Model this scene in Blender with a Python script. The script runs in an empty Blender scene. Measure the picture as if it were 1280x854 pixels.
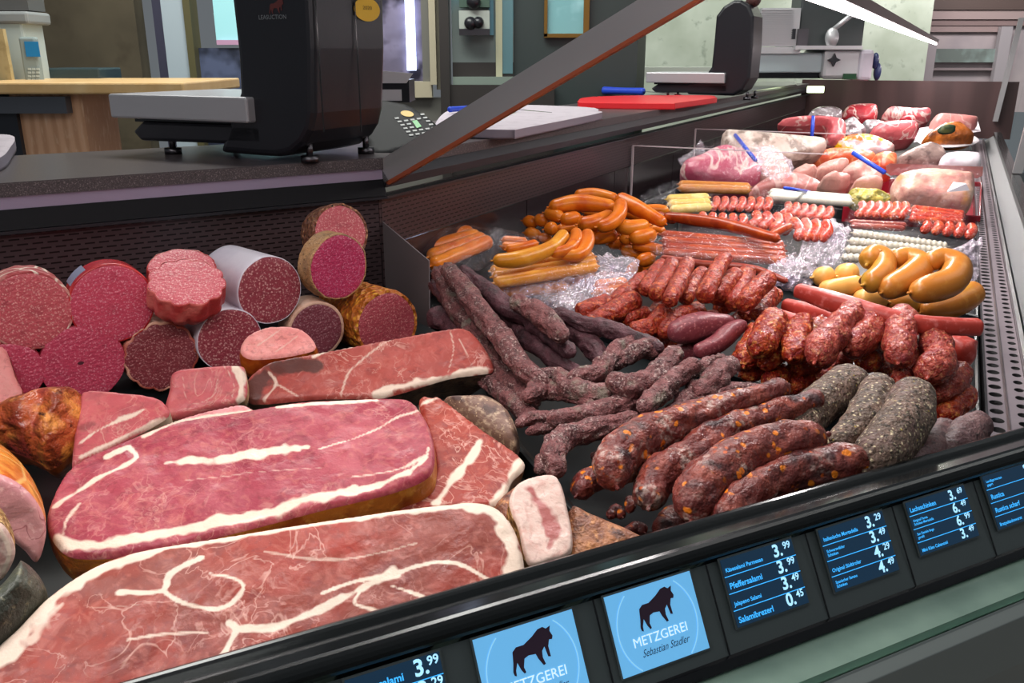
import bpy, bmesh, math, random
import numpy as np
from mathutils import Vector, Matrix, noise
from mathutils.geometry import delaunay_2d_cdt
random.seed(7)
R = math.radians
SC = bpy.context.scene
COL = SC.collection

# ---------------------------------------------------------------- camera and world frame
CAMH, FPX, PITCH = 1.25, 1100.0, 17.98
cd = bpy.data.cameras.new('camera'); cam = bpy.data.objects.new('camera', cd); COL.objects.link(cam)
cam.location = (0, 0, CAMH); cam.rotation_euler = (R(90 - PITCH), 0, 0)
cd.sensor_width = 36; cd.lens = 36 * FPX / 1280; cd.clip_start = .02; cd.clip_end = 100
SC.camera = cam
CT, ST = math.cos(R(PITCH)), math.sin(R(PITCH))
EYE = Vector((0, 0, CAMH))

def ray(px, py):
    x, v = (px - 640) / FPX, (427 - py) / FPX
    return Vector((x, CT + v * ST, -ST + v * CT))
def W(px, py, h):                       # point of the place at height h
    d = ray(px, py); return EYE + d * ((h - CAMH) / d.z)
def WY(px, py, y):                      # point at distance y into the place
    d = ray(px, py); return EYE + d * (y / d.y)
def WP(px, py, p0, n):                  # point on a plane
    d = ray(px, py); return EYE + d * ((p0 - EYE).dot(n) / d.dot(n))
def MPP(p):                             # metres per pixel at p
    return ((p.y) * CT - (p.z - CAMH) * ST) / FPX

D1 = Vector((.4415, .8973, 0)).normalized(); N1 = Vector((D1.y, -D1.x, 0))    # long counter
D2 = Vector((.842, .539, 0)).normalized(); N2 = Vector((D2.y, -D2.x, 0))      # short counter by the scale

def perp1(o):  return N1 * o
def on1(s, o): return D1 * s + N1 * o

# ---------------------------------------------------------------- colours and materials
def C(h, a=1):
    h = h.lstrip('#'); f = lambda c: c / 12.92 if c <= .04045 else ((c + .055) / 1.055) ** 2.4
    return tuple(f(int(h[i:i + 2], 16) / 255) for i in (0, 2, 4)) + (a,)

def mat(name, base, rough=.5, layers=(), bump=(), spec=.5, metal=0, emis=None, estr=1, coat=0, sss=0, trans=None, rvar=None, coord='Object', vscale=None, rnd=True, k=1):
    m = bpy.data.materials.new(name); m.use_nodes = True
    nt = m.node_tree; N = nt.nodes; L = nt.links; N.clear()
    out = N.new('ShaderNodeOutputMaterial'); b = N.new('ShaderNodeBsdfPrincipled')
    L.new(b.outputs[0], out.inputs[0])
    b.inputs['Roughness'].default_value = rough; b.inputs['Specular IOR Level'].default_value = spec
    b.inputs['Metallic'].default_value = metal; b.inputs['Coat Weight'].default_value = coat
    b.inputs['Coat Roughness'].default_value = .12
    if sss:
        b.inputs['Subsurface Weight'].default_value = sss; b.inputs['Subsurface Radius'].default_value = (.006, .002, .0015)
        b.inputs['Subsurface Scale'].default_value = 1
    tc = N.new('ShaderNodeTexCoord'); vec = tc.outputs[coord]
    if vscale:
        mp = N.new('ShaderNodeMapping'); mp.inputs['Scale'].default_value = vscale; L.new(vec, mp.inputs[0]); vec = mp.outputs[0]
    if rnd:
        oi = N.new('ShaderNodeObjectInfo'); va = N.new('ShaderNodeVectorMath'); va.operation = 'ADD'
        mu = N.new('ShaderNodeMath'); mu.operation = 'MULTIPLY'; mu.inputs[1].default_value = 37.0
        L.new(oi.outputs['Random'], mu.inputs[0]); L.new(vec, va.inputs[0]); L.new(mu.outputs[0], va.inputs[1]); vec = va.outputs[0]
    def fac(kind, scale, o):
        if not isinstance(scale, str): scale = scale * k
        if kind == 'attr':
            n = N.new('ShaderNodeAttribute'); n.attribute_name = scale; return n.outputs['Fac']
        if kind in ('noise', 'vein'):
            n = N.new('ShaderNodeTexNoise'); n.inputs['Scale'].default_value = scale
            n.inputs['Detail'].default_value = o.get('detail', 3); n.inputs['Roughness'].default_value = o.get('nr', .55)
            n.inputs['Distortion'].default_value = o.get('dist', 0); L.new(vec, n.inputs['Vector'])
            if kind == 'noise': return n.outputs['Fac']
            s = N.new('ShaderNodeMath'); s.operation = 'SUBTRACT'; s.inputs[1].default_value = .5; L.new(n.outputs['Fac'], s.inputs[0])
            a = N.new('ShaderNodeMath'); a.operation = 'ABSOLUTE'; L.new(s.outputs[0], a.inputs[0]); return a.outputs[0]
        if kind in ('voro', 'cell'):
            n = N.new('ShaderNodeTexVoronoi'); n.inputs['Scale'].default_value = scale; n.inputs['Randomness'].default_value = 1
            if kind == 'cell': n.feature = 'DISTANCE_TO_EDGE'
            v2 = vec
            if o.get('dist'):
                q = N.new('ShaderNodeTexNoise'); q.inputs['Scale'].default_value = scale * .7; L.new(vec, q.inputs['Vector'])
                mx = N.new('ShaderNodeVectorMath'); mx.operation = 'MULTIPLY_ADD'
                mx.inputs[1].default_value = (o['dist'] / scale,) * 3; L.new(q.outputs['Color'], mx.inputs[0]); L.new(vec, mx.inputs[2]); v2 = mx.outputs[0]
            L.new(v2, n.inputs['Vector']); return n.outputs['Distance']
        if kind == 'wave':
            n = N.new('ShaderNodeTexWave'); n.inputs['Scale'].default_value = scale; n.inputs['Distortion'].default_value = o.get('dist', 2)
            n.inputs['Detail'].default_value = 3; n.bands_direction = o.get('dir', 'X'); L.new(vec, n.inputs['Vector']); return n.outputs['Fac']
        if kind == 'brick':
            n = N.new('ShaderNodeTexBrick'); n.inputs['Scale'].default_value = scale
            n.inputs['Color1'].default_value = n.inputs['Color2'].default_value = (1, 1, 1, 1); n.inputs['Mortar'].default_value = (0, 0, 0, 1)
            n.inputs['Mortar Size'].default_value = o.get('mortar', .02); n.inputs['Brick Width'].default_value = o.get('bw', .5)
            n.inputs['Row Height'].default_value = o.get('rh', .25); n.inputs['Mortar Smooth'].default_value = .1
            L.new(vec, n.inputs['Vector']); return n.outputs['Color']
    col = None
    bc = C(base) if isinstance(base, str) else base
    for ly in layers:
        kind, scale, c, lo, hi = ly[:5]; o = ly[5] if len(ly) > 5 else {}
        f = fac(kind, scale, o)
        r = N.new('ShaderNodeMapRange'); r.inputs[1].default_value = lo; r.inputs[2].default_value = hi
        r.inputs[3].default_value = 0; r.inputs[4].default_value = o.get('amt', 1); L.new(f, r.inputs[0])
        f = r.outputs[0]
        if o.get('mask'):
            f2 = fac(o['mask'][0], o['mask'][1], {}); r2 = N.new('ShaderNodeMapRange'); r2.inputs[1].default_value = o['mask'][2]; r2.inputs[2].default_value = o['mask'][3]
            L.new(f2, r2.inputs[0]); mm = N.new('ShaderNodeMath'); mm.operation = 'MULTIPLY'; L.new(f, mm.inputs[0]); L.new(r2.outputs[0], mm.inputs[1]); f = mm.outputs[0]
        x = N.new('ShaderNodeMixRGB'); L.new(f, x.inputs[0])
        if col is None: x.inputs[1].default_value = bc
        else: L.new(col, x.inputs[1])
        x.inputs[2].default_value = C(c) if isinstance(c, str) else c
        col = x.outputs[0]
    if col is None: b.inputs['Base Color'].default_value = bc
    else: L.new(col, b.inputs['Base Color'])
    if rvar:
        f = fac('noise', rvar[0], {}); r = N.new('ShaderNodeMapRange'); r.inputs[1].default_value = .35; r.inputs[2].default_value = .65
        r.inputs[3].default_value = rvar[1]; r.inputs[4].default_value = rvar[2]; L.new(f, r.inputs[0]); L.new(r.outputs[0], b.inputs['Roughness'])
    nrm = None
    for (kind, scale, s, *o) in bump:
        f = fac(kind, scale, o[0] if o else {})
        bn = N.new('ShaderNodeBump'); bn.inputs['Strength'].default_value = s; bn.inputs['Distance'].default_value = (o[0].get('d', .004) if o else .004)
        L.new(f, bn.inputs['Height'])
        if nrm: L.new(nrm, bn.inputs['Normal'])
        nrm = bn.outputs[0]
    if nrm: L.new(nrm, b.inputs['Normal'])
    if emis:
        b.inputs['Emission Color'].default_value = C(emis) if isinstance(emis, str) else emis; b.inputs['Emission Strength'].default_value = estr
    if trans is not None:               # thin clear film: share that lets light straight through, more opaque along its creases
        t = N.new('ShaderNodeBsdfTransparent'); mx = N.new('ShaderNodeMixShader')
        f = fac('noise', trans[1], {'dist': 1.5, 'detail': 4}); r = N.new('ShaderNodeMapRange'); r.inputs[1].default_value = .35; r.inputs[2].default_value = .7
        r.inputs[3].default_value = trans[0]; r.inputs[4].default_value = trans[2]; L.new(f, r.inputs[0]); L.new(r.outputs[0], mx.inputs[0])
        g = N.new('ShaderNodeBsdfGlossy'); g.inputs['Color'].default_value = (trans[3], trans[3] * .92, trans[3], 1); g.inputs['Roughness'].default_value = .08
        if nrm: L.new(nrm, g.inputs['Normal'])
        ad = N.new('ShaderNodeAddShader')
        L.new(t.outputs[0], mx.inputs[1]); L.new(b.outputs[0], mx.inputs[2]); L.new(mx.outputs[0], ad.inputs[0]); L.new(g.outputs[0], ad.inputs[1]); L.new(ad.outputs[0], out.inputs[0])
    return m

def clear_mat(name):                    # colourless glass pane, seen square on
    m = bpy.data.materials.new(name); m.use_nodes = True; N = m.node_tree.nodes; N.clear()
    o = N.new('ShaderNodeOutputMaterial'); t = N.new('ShaderNodeBsdfTransparent'); t.inputs[0].default_value = (.97, .985, .98, 1)
    m.node_tree.links.new(t.outputs[0], o.inputs[0]); return m

# ---------------------------------------------------------------- objects
def tag(o, label=None, cat=None, group=None, kind=None):
    if label: o['label'] = label
    if cat: o['category'] = cat
    if group: o['group'] = group
    if kind: o['kind'] = kind
    return o
def empty(name, loc, label=None, cat=None, group=None, kind=None):
    o = bpy.data.objects.new(name, None); COL.objects.link(o); o.location = loc; o.empty_display_size = .02
    return tag(o, label, cat, group, kind)
def link(name, verts, faces, m, parent=None, smooth=True, origin=None, mi=None, attrs=None, basis=None):
    """one mesh object; verts are world points; basis = 3x3 of the local axes (columns)"""
    V = [Vector(v) for v in verts]
    if origin is None:
        lo = Vector([min(v[i] for v in V) for i in range(3)]); hi = Vector([max(v[i] for v in V) for i in range(3)])
        origin = Vector(((lo.x + hi.x) / 2, (lo.y + hi.y) / 2, lo.z))
    mw = Matrix.Translation(origin)
    if basis is not None: mw = mw @ basis.to_4x4()
    inv = mw.inverted()
    me = bpy.data.meshes.new(name); me.from_pydata([inv @ v for v in V], [], faces); me.update()
    for mm in (m if isinstance(m, (list, tuple)) else [m]): me.materials.append(mm)
    if mi is not None: me.polygons.foreach_set('material_index', mi)
    if smooth: me.polygons.foreach_set('use_smooth', [True] * len(me.polygons))
    for k, a in (attrs or {}).items():
        at = me.attributes.new(k, 'FLOAT', 'POINT'); at.data.foreach_set('value', np.asarray(a, dtype=np.float32))
    o = bpy.data.objects.new(name, me); COL.objects.link(o)
    if parent is not None:
        o.parent = parent; o.matrix_world = mw
        o.matrix_parent_inverse = Matrix.Identity(4); o.matrix_basis = wm(parent).inverted() @ mw
    else: o.matrix_world = mw
    return o
def wm(o):
    m = o.matrix_basis.copy()
    while o.parent is not None: o = o.parent; m = o.matrix_basis @ m
    return m
def fixnormals(o):
    bm = bmesh.new(); bm.from_mesh(o.data); bmesh.ops.recalc_face_normals(bm, faces=bm.faces); bm.to_mesh(o.data); bm.free(); return o
def bevel(o, w=.004, seg=2):
    md = o.modifiers.new('bevel', 'BEVEL'); md.width = w; md.segments = seg; md.limit_method = 'ANGLE'; md.angle_limit = R(40); return o
class MB:
    def __init__(s): s.v, s.f = [], []
    def add(s, v, f):
        n = len(s.v); s.v += [Vector(x) for x in v]; s.f += [[i + n for i in q] for q in f]; return s
    def box(s, o, ax, ay, az):          # corner + three edge vectors
        o, ax, ay, az = map(Vector, (o, ax, ay, az))
        return s.add([o, o + ax, o + ax + ay, o + ay, o + az, o + ax + az, o + ax + ay + az, o + ay + az],
                     [(0, 3, 2, 1), (4, 5, 6, 7), (0, 1, 5, 4), (1, 2, 6, 5), (2, 3, 7, 6), (3, 0, 4, 7)])
    def prism(s, prof, ext):            # closed profile of world points, extruded by a vector
        n = len(prof); p = [Vector(x) for x in prof]; e = Vector(ext)
        return s.add(p + [x + e for x in p], [list(range(n))[::-1], list(range(n, 2 * n))] + [(i, (i + 1) % n, n + (i + 1) % n, n + i) for i in range(n)])
    def tube(s, pts, r, seg=10):
        v, f = tube_geo([Vector(p) for p in pts], r, seg); return s.add(v, f)
    def ell(s, c, rx, ry, rz, seg=12, rings=8):
        c = Vector(c); v, f = [], []
        for i in range(rings + 1):
            t = math.pi * i / rings
            for j in range(seg):
                a = 2 * math.pi * j / seg; v.append(c + Vector((rx * math.sin(t) * math.cos(a), ry * math.sin(t) * math.sin(a), rz * math.cos(t))))
        for i in range(rings):
            for j in range(seg): f.append((i * seg + j, (i + 1) * seg + j, (i + 1) * seg + (j + 1) % seg, i * seg + (j + 1) % seg))
        return s.add(v, f)
    def build(s, name, m, parent=None, smooth=False, fix=True, basis=None, origin=None):
        o = link(name, s.v, s.f, m, parent, smooth, basis=basis, origin=origin)
        return fixnormals(o) if fix else o

def tube_geo(pts, r, seg=10):
    v, f = [], []; n = len(pts); rr = r if isinstance(r, (list, tuple)) else [r] * n
    up = None
    for i, p in enumerate(pts):
        t = (pts[min(i + 1, n - 1)] - pts[max(i - 1, 0)]).normalized()
        if up is None:
            up = Vector((0, 0, 1)) if abs(t.z) < .9 else Vector((1, 0, 0))
        a = t.cross(up).normalized(); up = a.cross(t).normalized()
        for j in range(seg):
            q = 2 * math.pi * j / seg; v.append(p + (a * math.cos(q) + up * math.sin(q)) * rr[i])
    for i in range(n - 1):
        for j in range(seg): f.append((i * seg + j, i * seg + (j + 1) % seg, (i + 1) * seg + (j + 1) % seg, (i + 1) * seg + j))
    f.append(list(range(seg))[::-1]); f.append(list(range((n - 1) * seg, n * seg))); return v, f

def spline(pts, n):
    """Catmull-Rom through tuples / vectors, n samples evenly in arc length"""
    P = [np.array(p, float) for p in pts]
    if len(P) == 2: P = [P[0], (P[0] + P[1]) / 2, P[1]]
    Q = [2 * P[0] - P[1]] + P + [2 * P[-1] - P[-2]]
    fine = []
    for i in range(1, len(Q) - 2):
        a, b, c, d = Q[i - 1:i + 3]
        for t in np.linspace(0, 1, 12, endpoint=False):
            fine.append(.5 * ((2 * b) + (c - a) * t + (2 * a - 5 * b + 4 * c - d) * t * t + (3 * b - a - 3 * c + d) * t ** 3))
    fine.append(Q[-2]); fine = np.array(fine)
    L = np.r_[0, np.cumsum(np.linalg.norm(np.diff(fine[:, :3], axis=0), axis=1))]
    s = np.linspace(0, L[-1], n)
    return np.array([[np.interp(x, L, fine[:, k]) for k in range(fine.shape[1])] for x in s]), L[-1]

def sausage_geo(path, r, h, lump=.06, seg=16, flat=(0, 0), pinch=(), nub=(1, 1), wob=.0, cap=1.0, freq=None, groove=None, sq=0, pd=.55):
    """path: (px, py[, level]) points; r px (one or per point); returns verts, faces. flat ends are cut square."""
    k = len(path); rs = r if isinstance(r, (list, tuple)) else [r] * k
    ctrl = []
    for i, p in enumerate(path):
        w = W(p[0], p[1], h + (p[2] if len(p) > 2 else 0)); ctrl.append((w.x, w.y, w.z, rs[i] * MPP(w)))
    _, L0 = spline(ctrl, 8); r0 = np.mean([c[3] for c in ctrl])
    n = int(max(16, min(90, L0 / r0 * 6)))
    S, L = spline(ctrl, n)
    seed = Vector((random.uniform(-50, 50), random.uniform(-50, 50), random.uniform(-50, 50)))
    # ring stations: denser near the ends
    u = np.linspace(0, 1, n); st = (1 - np.cos(u * math.pi)) / 2; st = .55 * st + .45 * u
    T = np.linspace(0, 1, n)
    ring = [[np.interp(x, T, S[:, c]) for c in range(4)] for x in st]
    pts, rad = [], []
    for x, q in zip(st, ring):
        s = x * L; rr = q[3]; c = cap * rr
        if not flat[0] and s < c: rr *= math.sqrt(max(0, 1 - (1 - s / c) ** 2))
        if not flat[1] and L - s < c: rr *= math.sqrt(max(0, 1 - (1 - (L - s) / c) ** 2))
        for pp in pinch: rr *= 1 - pd * math.exp(-((x - pp) * L / (q[3] * .35)) ** 2)
        pts.append(Vector(q[:3])); rad.append(max(rr, q[3] * .12))
    fq = freq or .55 / r0
    if wob:
        for i, p in enumerate(pts):
            pts[i] = p + noise.noise_vector(p * (.25 / r0) + seed) * wob * r0
    def tip(e, d):                      # twisted nub of casing
        q = ring[e][3]; t = (pts[e] - pts[e - d if e != 0 else 1]); t = (pts[0] - pts[2]).normalized() if e == 0 else (pts[-1] - pts[-3]).normalized()
        return [pts[e] + t * q * x for x in (.10, .28, .42)], [q * x for x in (.13, .17, .05)]
    if nub[0] and not flat[0]:
        a, b = tip(0, 1); pts = a[::-1] + pts; rad = b[::-1] + rad
    if nub[1] and not flat[1]:
        a, b = tip(-1, 1); pts += a; rad += b
    v, f = tube_geo(pts, rad, seg)
    if lump or groove or sq:
        n2 = len(pts)
        for i in range(n2):
            for j in range(seg):
                idx = i * seg + j; p = v[idx]; d = (p - pts[i])
                k1 = 1 + lump * (noise.noise(p * fq + seed) * 1.3 + .6 * noise.noise(p * fq * 2.6 + seed))
                if groove: a = 2 * math.pi * j / seg; k1 -= groove * abs(noise.noise(Vector((math.cos(a) * 2.2, math.sin(a) * 2.2, i * .09 + seed.x)))) * 1.6
                if sq:
                    a = 2 * math.pi * j / seg; k1 *= (1 - sq) + sq * min(1.25, 1 / max(abs(math.cos(a)), abs(math.sin(a))))
                v[idx] = pts[i] + d * k1
    return v, f, pts, rad

GROUPS = {}
def sausage(name, label, cat, group, m, path, r, h, parent=None, **kw):
    v, f, pts, rad = sausage_geo(path, r, h, **kw)
    if parent is not None: return link(name, v, f, m, parent)
    o = link(name, v, f, m); tag(o, label, cat, group)
    xs = [p[0] for p in path]; ys = [p[1] for p in path]
    GROUPS.setdefault(group, []).append((sum(xs) / len(xs), sum(ys) / len(ys), o))
    return o
ORD = 'first second third fourth fifth sixth seventh eighth ninth tenth eleventh twelfth thirteenth fourteenth fifteenth sixteenth seventeenth eighteenth nineteenth twentieth'.split() + \
    ['twenty-' + x for x in 'first second third fourth fifth sixth seventh eighth ninth'.split()] + ['thirtieth'] + ['thirty-' + x for x in 'first second third fourth fifth sixth seventh eighth ninth'.split()]
def number(group, template, key=0, rev=False):
    for i, (_, _, o) in enumerate(sorted(GROUPS[group], key=lambda t: t[key] if key in (0, 1) else key(t), reverse=rev)):
        if '{' not in o.get('label', '{'): continue
        o['label'] = template.format(ORD[i])

# ---------------------------------------------------------------- cut slabs (hams, boards, films)
def closed_smooth(P, spacing, sharp=()):
    P = [np.array(p, float) for p in P]; n = len(P); out = []
    for i in range(n):
        a, b, c, d = P[i - 1], P[i], P[(i + 1) % n], P[(i + 2) % n]
        k = max(2, int(np.linalg.norm(c - b) / spacing))
        for t in np.linspace(0, 1, k, endpoint=False):
            if sharp is True: out.append(b + (c - b) * t)
            else: out.append(.5 * ((2 * b) + (c - a) * t + (2 * a - 5 * b + 4 * c - d) * t * t + (3 * b - a - 3 * c + d) * t ** 3))
    return np.array(out)
def seg_dist(Q, P, closed=False):
    """distances of Q (n,2) to a polyline P (m,2)"""
    A = P if not closed else P; B = np.roll(P, -1, 0) if closed else P[1:]; A = P if closed else P[:-1]
    best = np.full(len(Q), 1e9)
    for a, b in zip(A, B):
        ab = b - a; t = np.clip(((Q - a) @ ab) / max(ab @ ab, 1e-12), 0, 1)
        best = np.minimum(best, np.linalg.norm(Q - (a + t[:, None] * ab), axis=1))
    return best
def inside(Q, P):
    x, y = Q[:, 0], Q[:, 1]; r = np.zeros(len(Q), bool); n = len(P)
    for i in range(n):
        x1, y1 = P[i - 1]; x2, y2 = P[i]
        c = ((y1 > y) != (y2 > y)) & (x < (x2 - x1) * (y - y1) / (y2 - y1 + 1e-15) + x1); r ^= c
    return r
def slab_geo(outline, c, h, n=(0, 0, 1), step=4, rnd=.006, und=.002, sharp=False, fat=(), dark=(), extra=None, dome=0):
    n = Vector(n).normalized(); p0 = W(c[0], c[1], h)
    u = Vector((1, 0, 0)); u = (u - n * u.dot(n)).normalized(); w = n.cross(u)
    to2 = lambda q: (lambda d: (d.dot(u), d.dot(w)))(WP(q[0], q[1], p0, n) - p0)
    mp = MPP(p0); O = closed_smooth([to2(q) for q in outline], step * mp, sharp)
    lo, hi = O.min(0), O.max(0); st = step * mp
    gx, gy = np.meshgrid(np.arange(lo[0], hi[0], st), np.arange(lo[1], hi[1], st)); gx = gx + (np.arange(len(gx)) % 2)[:, None] * st * .5
    Q = np.c_[gx.ravel(), gy.ravel()]; Q = Q[inside(Q, O)]
    if len(Q): Q = Q[seg_dist(Q, O, True) > st * .6]
    allp = np.r_[O, Q] if len(Q) else O; m = len(O)
    res = delaunay_2d_cdt([Vector(q) for q in allp], [(i, (i + 1) % m) for i in range(m)], [list(range(m))], 1, 1e-9)
    P2 = np.array([tuple(q) for q in res[0]]); faces = [list(f) for f in res[2]]
    d = seg_dist(P2, O, True)
    seed = Vector((random.uniform(-9, 9), random.uniform(-9, 9), 0))
    z = -rnd * (1 - np.sqrt(np.clip(1 - (1 - np.clip(d / max(rnd, 1e-6), 0, 1)) ** 2, 0, 1)))
    z += und * np.array([noise.noise(Vector((a, b, 0)) * 22 + seed) + .5 * noise.noise(Vector((a, b, 0)) * 60 + seed) for a, b in P2]) * np.clip(d / (4 * st), 0, 1)
    if dome: z += dome * np.sqrt(np.clip(1 - (1 - np.clip(d / (d.max() + 1e-9), 0, 1)) ** 2, 0, 1))
    if extra is not None: z += extra(P2, d, to2, mp)
    V = [p0 + u * a + w * b + n * zz for (a, b), zz in zip(P2, z)]
    # orient
    if faces:
        a, b, cc = (V[i] for i in faces[0][:3])
        if (b - a).cross(cc - a).dot(n) < 0: faces = [f[::-1] for f in faces]
    def chan(lines):
        F = np.zeros(len(P2))
        for ft in lines:
            pl, wd = ft[0], ft[1]; s = ft[2] if len(ft) > 2 else 1
            if len(pl) > 2: pl = spline(pl, max(12, len(pl) * 5))[0]
            P = np.array([to2(q) for q in pl]); wv = wd * mp
            jit = np.array([noise.noise(Vector((a, b, 3)) * 45 + seed) + .5 * noise.noise(Vector((a, b, 3)) * 140 + seed) for a, b in P2]) * wv * .55
            F = np.maximum(F, s * np.clip(1.0 - (seg_dist(P2, P) + jit - wv * .32) / (wv * .35 + .9 * mp), 0, 1))
        return F
    F = {'fat': chan(fat), 'dark': chan(dark)}
    return V, faces, O, F, d, p0, u, w, n, mp
def slab(name, label, cat, outline, c, h, n=(0, 0, 1), thick=.04, face=None, side=None, group=None, names=('cut_face', 'rind'), flare=.0, bot=.85, rrings=5, parent=None, slabel=None, **kw):
    V, F, O, fat, d, p0, u, w, n, mp = slab_geo(outline, c, h, n, **kw)
    base = min(v.z for v in V) - thick
    t = parent or empty(name, (p0.x, p0.y, base), label, cat, group)
    o = link(names[0], V, F, face, t, attrs={**fat, 'edge': d / max(d.max(), 1e-6)}, basis=Matrix((u, w, n)).transposed(), origin=p0)
    m = len(O); cen = O.mean(0); sv = []; sf = []
    rnd = kw.get('rnd', .006)
    for k in range(rrings + 1):
        s = k / rrings; e = flare * math.sin(s * math.pi) - (1 - bot) * s ** 2
        for i in range(m):
            q = cen + (O[i] - cen) * (1 + e); pz = Vector((q[0], q[1], k)) * 30
            sv.append(p0 + u * q[0] + w * q[1] - n * (rnd + s * thick + (.0016 * noise.noise(pz) if k else 0)))
    for k in range(rrings):
        for i in range(m): sf.append((k * m + i, k * m + (i + 1) % m, (k + 1) * m + (i + 1) % m, (k + 1) * m + i))
    sf.append([rrings * m + i for i in range(m)])
    s = fixnormals(link(names[1], sv, sf, side or face, t, basis=Matrix((u, w, n)).transposed(), origin=p0))
    if slabel: s['label'] = slabel
    return t

# ================================================================ materials of the place
steel = mat('brushed_steel', '#a9a6a8', .28, metal=1, bump=[('noise', 90, .04)], rnd=False)
steel_d = mat('dark_steel', '#5d5a5e', .3, metal=1, rnd=False)
black_gloss = mat('black_gloss', '#111014', .16, spec=.5, rnd=False)
black_pl = mat('black_plastic', '#1d1d23', .32, spec=.5, bump=[('noise', 300, .05)], rnd=False)
rail_m = mat('dark_rail', '#141617', .14, spec=.4, rnd=False)
panel_m = mat('panel_dark', '#4b5152', .38, spec=.5, rnd=False)
stone_top = mat('worktop_stone', '#4a4244', .3, [('noise', 350, '#6b6063', .5, .75)], spec=.5, rnd=False)
stone_edge = mat('worktop_edge', '#4a4042', .6, [('noise', 500, '#8a7c7c', .52, .7), ('noise', 420, '#2a2425', .55, .75)], rnd=False)
fascia_m = mat('fascia_metal', '#a394ac', .35, metal=.2, rnd=False)
fascia_b = mat('fascia_black', '#15171f', .4, spec=.3, rnd=False)
backp_m = mat('back_panel', '#2b2124', .22, spec=.6, rnd=False)
perf_m = mat('perforated_panel', '#4c3d40', .35, [('brick', 1, '#060405', .3, .7, {'mortar': .0032, 'bw': .021, 'rh': .0085})], metal=.3, rnd=False)
bed_m = mat('display_bed', '#0f1515', .4, spec=.3, rnd=False)
tray_m = mat('tray_black', '#0c1215', .4, spec=.3, rnd=False)
gut_m = mat('gutter_metal', '#b5a6ad', .3, metal=.7, rnd=False)
slot_m = mat('slot_dark', '#1a1719', .6, rnd=False)
glassy = mat('glass_edge', '#9fe0c8', .08, spec=.8, rnd=False)
white_m = mat('white_enamel', '#d6d6d8', .35, rnd=False)
led_m = mat('led_tube', '#ffffff', .4, emis=(1, .86, .88, 1), estr=14, rnd=False)

# ================================================================ the counter shell
RM = W(478, 197, 1.07)
DL = (RM - W(0, 229, 1.07)).normalized(); NL = Vector((DL.y, -DL.x, 0))
BIS = (NL + N1) / (1 + NL.dot(N1))
FAR = 5.2
def sweep(name, prof, m, parent, ll=1.6, lr=FAR, basis=None, closed=True):
    """profile of (offset towards the customer, height) along the back edge, mitred at the bend"""
    v = []; k = len(prof)
    for off, h in prof: v.append(Vector((RM.x, RM.y, h)) + NL * off - DL * ll)
    for off, h in prof: v.append(Vector((RM.x, RM.y, h)) + BIS * off)
    for off, h in prof: v.append(Vector((RM.x, RM.y, h)) + N1 * off + D1 * lr)
    f = []
    rng = range(k) if closed else range(k - 1)
    for s in (0, 1):
        for i in rng: j = (i + 1) % k; f.append((s * k + i, s * k + j, (s + 1) * k + j, (s + 1) * k + i))
    if closed: f += [list(range(k))[::-1], list(range(2 * k, 3 * k))]
    return fixnormals(link(name, v, f, m, parent, smooth=False))

floor_m = mat('floor_tile', '#6f6a66', .4, [('noise', 8, '#7d7873', .4, .6)], rnd=False)
o = MB().box((-7, -3, -.05), (14, 0, 0), (0, 13, 0), (0, 0, .05)).build('floor', floor_m); o['kind'] = 'structure'

wt = empty('worktop', (RM.x, RM.y, 1.02), 'dark speckled stone serving worktop running along the back of the meat counter', 'worktop')
sweep('slab', [(0, 1.07), (-.42, 1.07), (-.42, 1.05), (0, 1.05)], stone_top, wt, lr=FAR - .006)
sweep('front_edge', [(.0015, 1.068), (.0, 1.068), (.0, 1.049), (.0015, 1.049)], stone_edge, wt)['label'] = 'speckled front edge'

ctr = empty('display_counter', (RM.x, RM.y, 0), 'black refrigerated butcher display counter bending round the corner, filled with meat', 'counter')
def strip(name, prof, m, which):
    v = []
    for off, h in prof:
        b = Vector((RM.x, RM.y, h))
        v += [b + BIS * off, (b + NL * off - DL * 1.6) if which == 'l' else (b + N1 * off + D1 * FAR)]
    f = [(2 * i, 2 * i + 1, 2 * ((i + 1) % len(prof)) + 1, 2 * ((i + 1) % len(prof))) for i in range(len(prof))]
    return fixnormals(link(name, v, f, m, ctr, smooth=False))
strip('fascia', [(-.002, 1.049), (-.002, 1.03), (-.012, 1.03), (-.012, 1.049)], fascia_m, 'l')
strip('fascia', [(-.002, 1.049), (.006, 1.03), (.006, 1.015), (-.012, 1.012), (-.012, 1.049)], fascia_b, 'r')
strip('lower_fascia', [(-.001, 1.03), (.008, 1.0), (-.012, .992), (-.012, 1.03)], mat('fascia_matte', '#121115', .5, spec=.15, rnd=False), 'l')
tr = sweep('trim_strip', [(.010, .999), (.010, .994), (-.012, .994), (-.012, .999)], mat('trim_dark', '#2b2b30', .35, metal=.3, rnd=False), ctr)
# perforated air outlets and the smooth back panel below them
def wallbasis(d): return Matrix((d, Vector((0, 0, 1)), Vector((d.y, -d.x, 0)))).transposed()
for d, nrm, ln, s0, h0 in ((DL, NL, 1.6, -1, .80), (D1, N1, FAR, 1, .90)):
    a = Vector((RM.x, RM.y, 0)) - nrm * .012; e = d * (s0 * ln); tk = -nrm * .006
    MB().box(a + Vector((0, 0, h0)), e, tk, (0, 0, 1.0 - h0)).build('perforated_panel', perf_m, ctr, basis=wallbasis(d), origin=a)
    if s0 > 0:
        for k in range(8):
            MB().box(a + d * (k * .66) + Vector((0, 0, .70)), d * .655, tk, (0, 0, .198)).build('back_panel', backp_m, ctr)
    else: MB().box(a + Vector((0, 0, .70)), e, tk, (0, 0, .098)).build('back_panel', backp_m, ctr)

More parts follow.
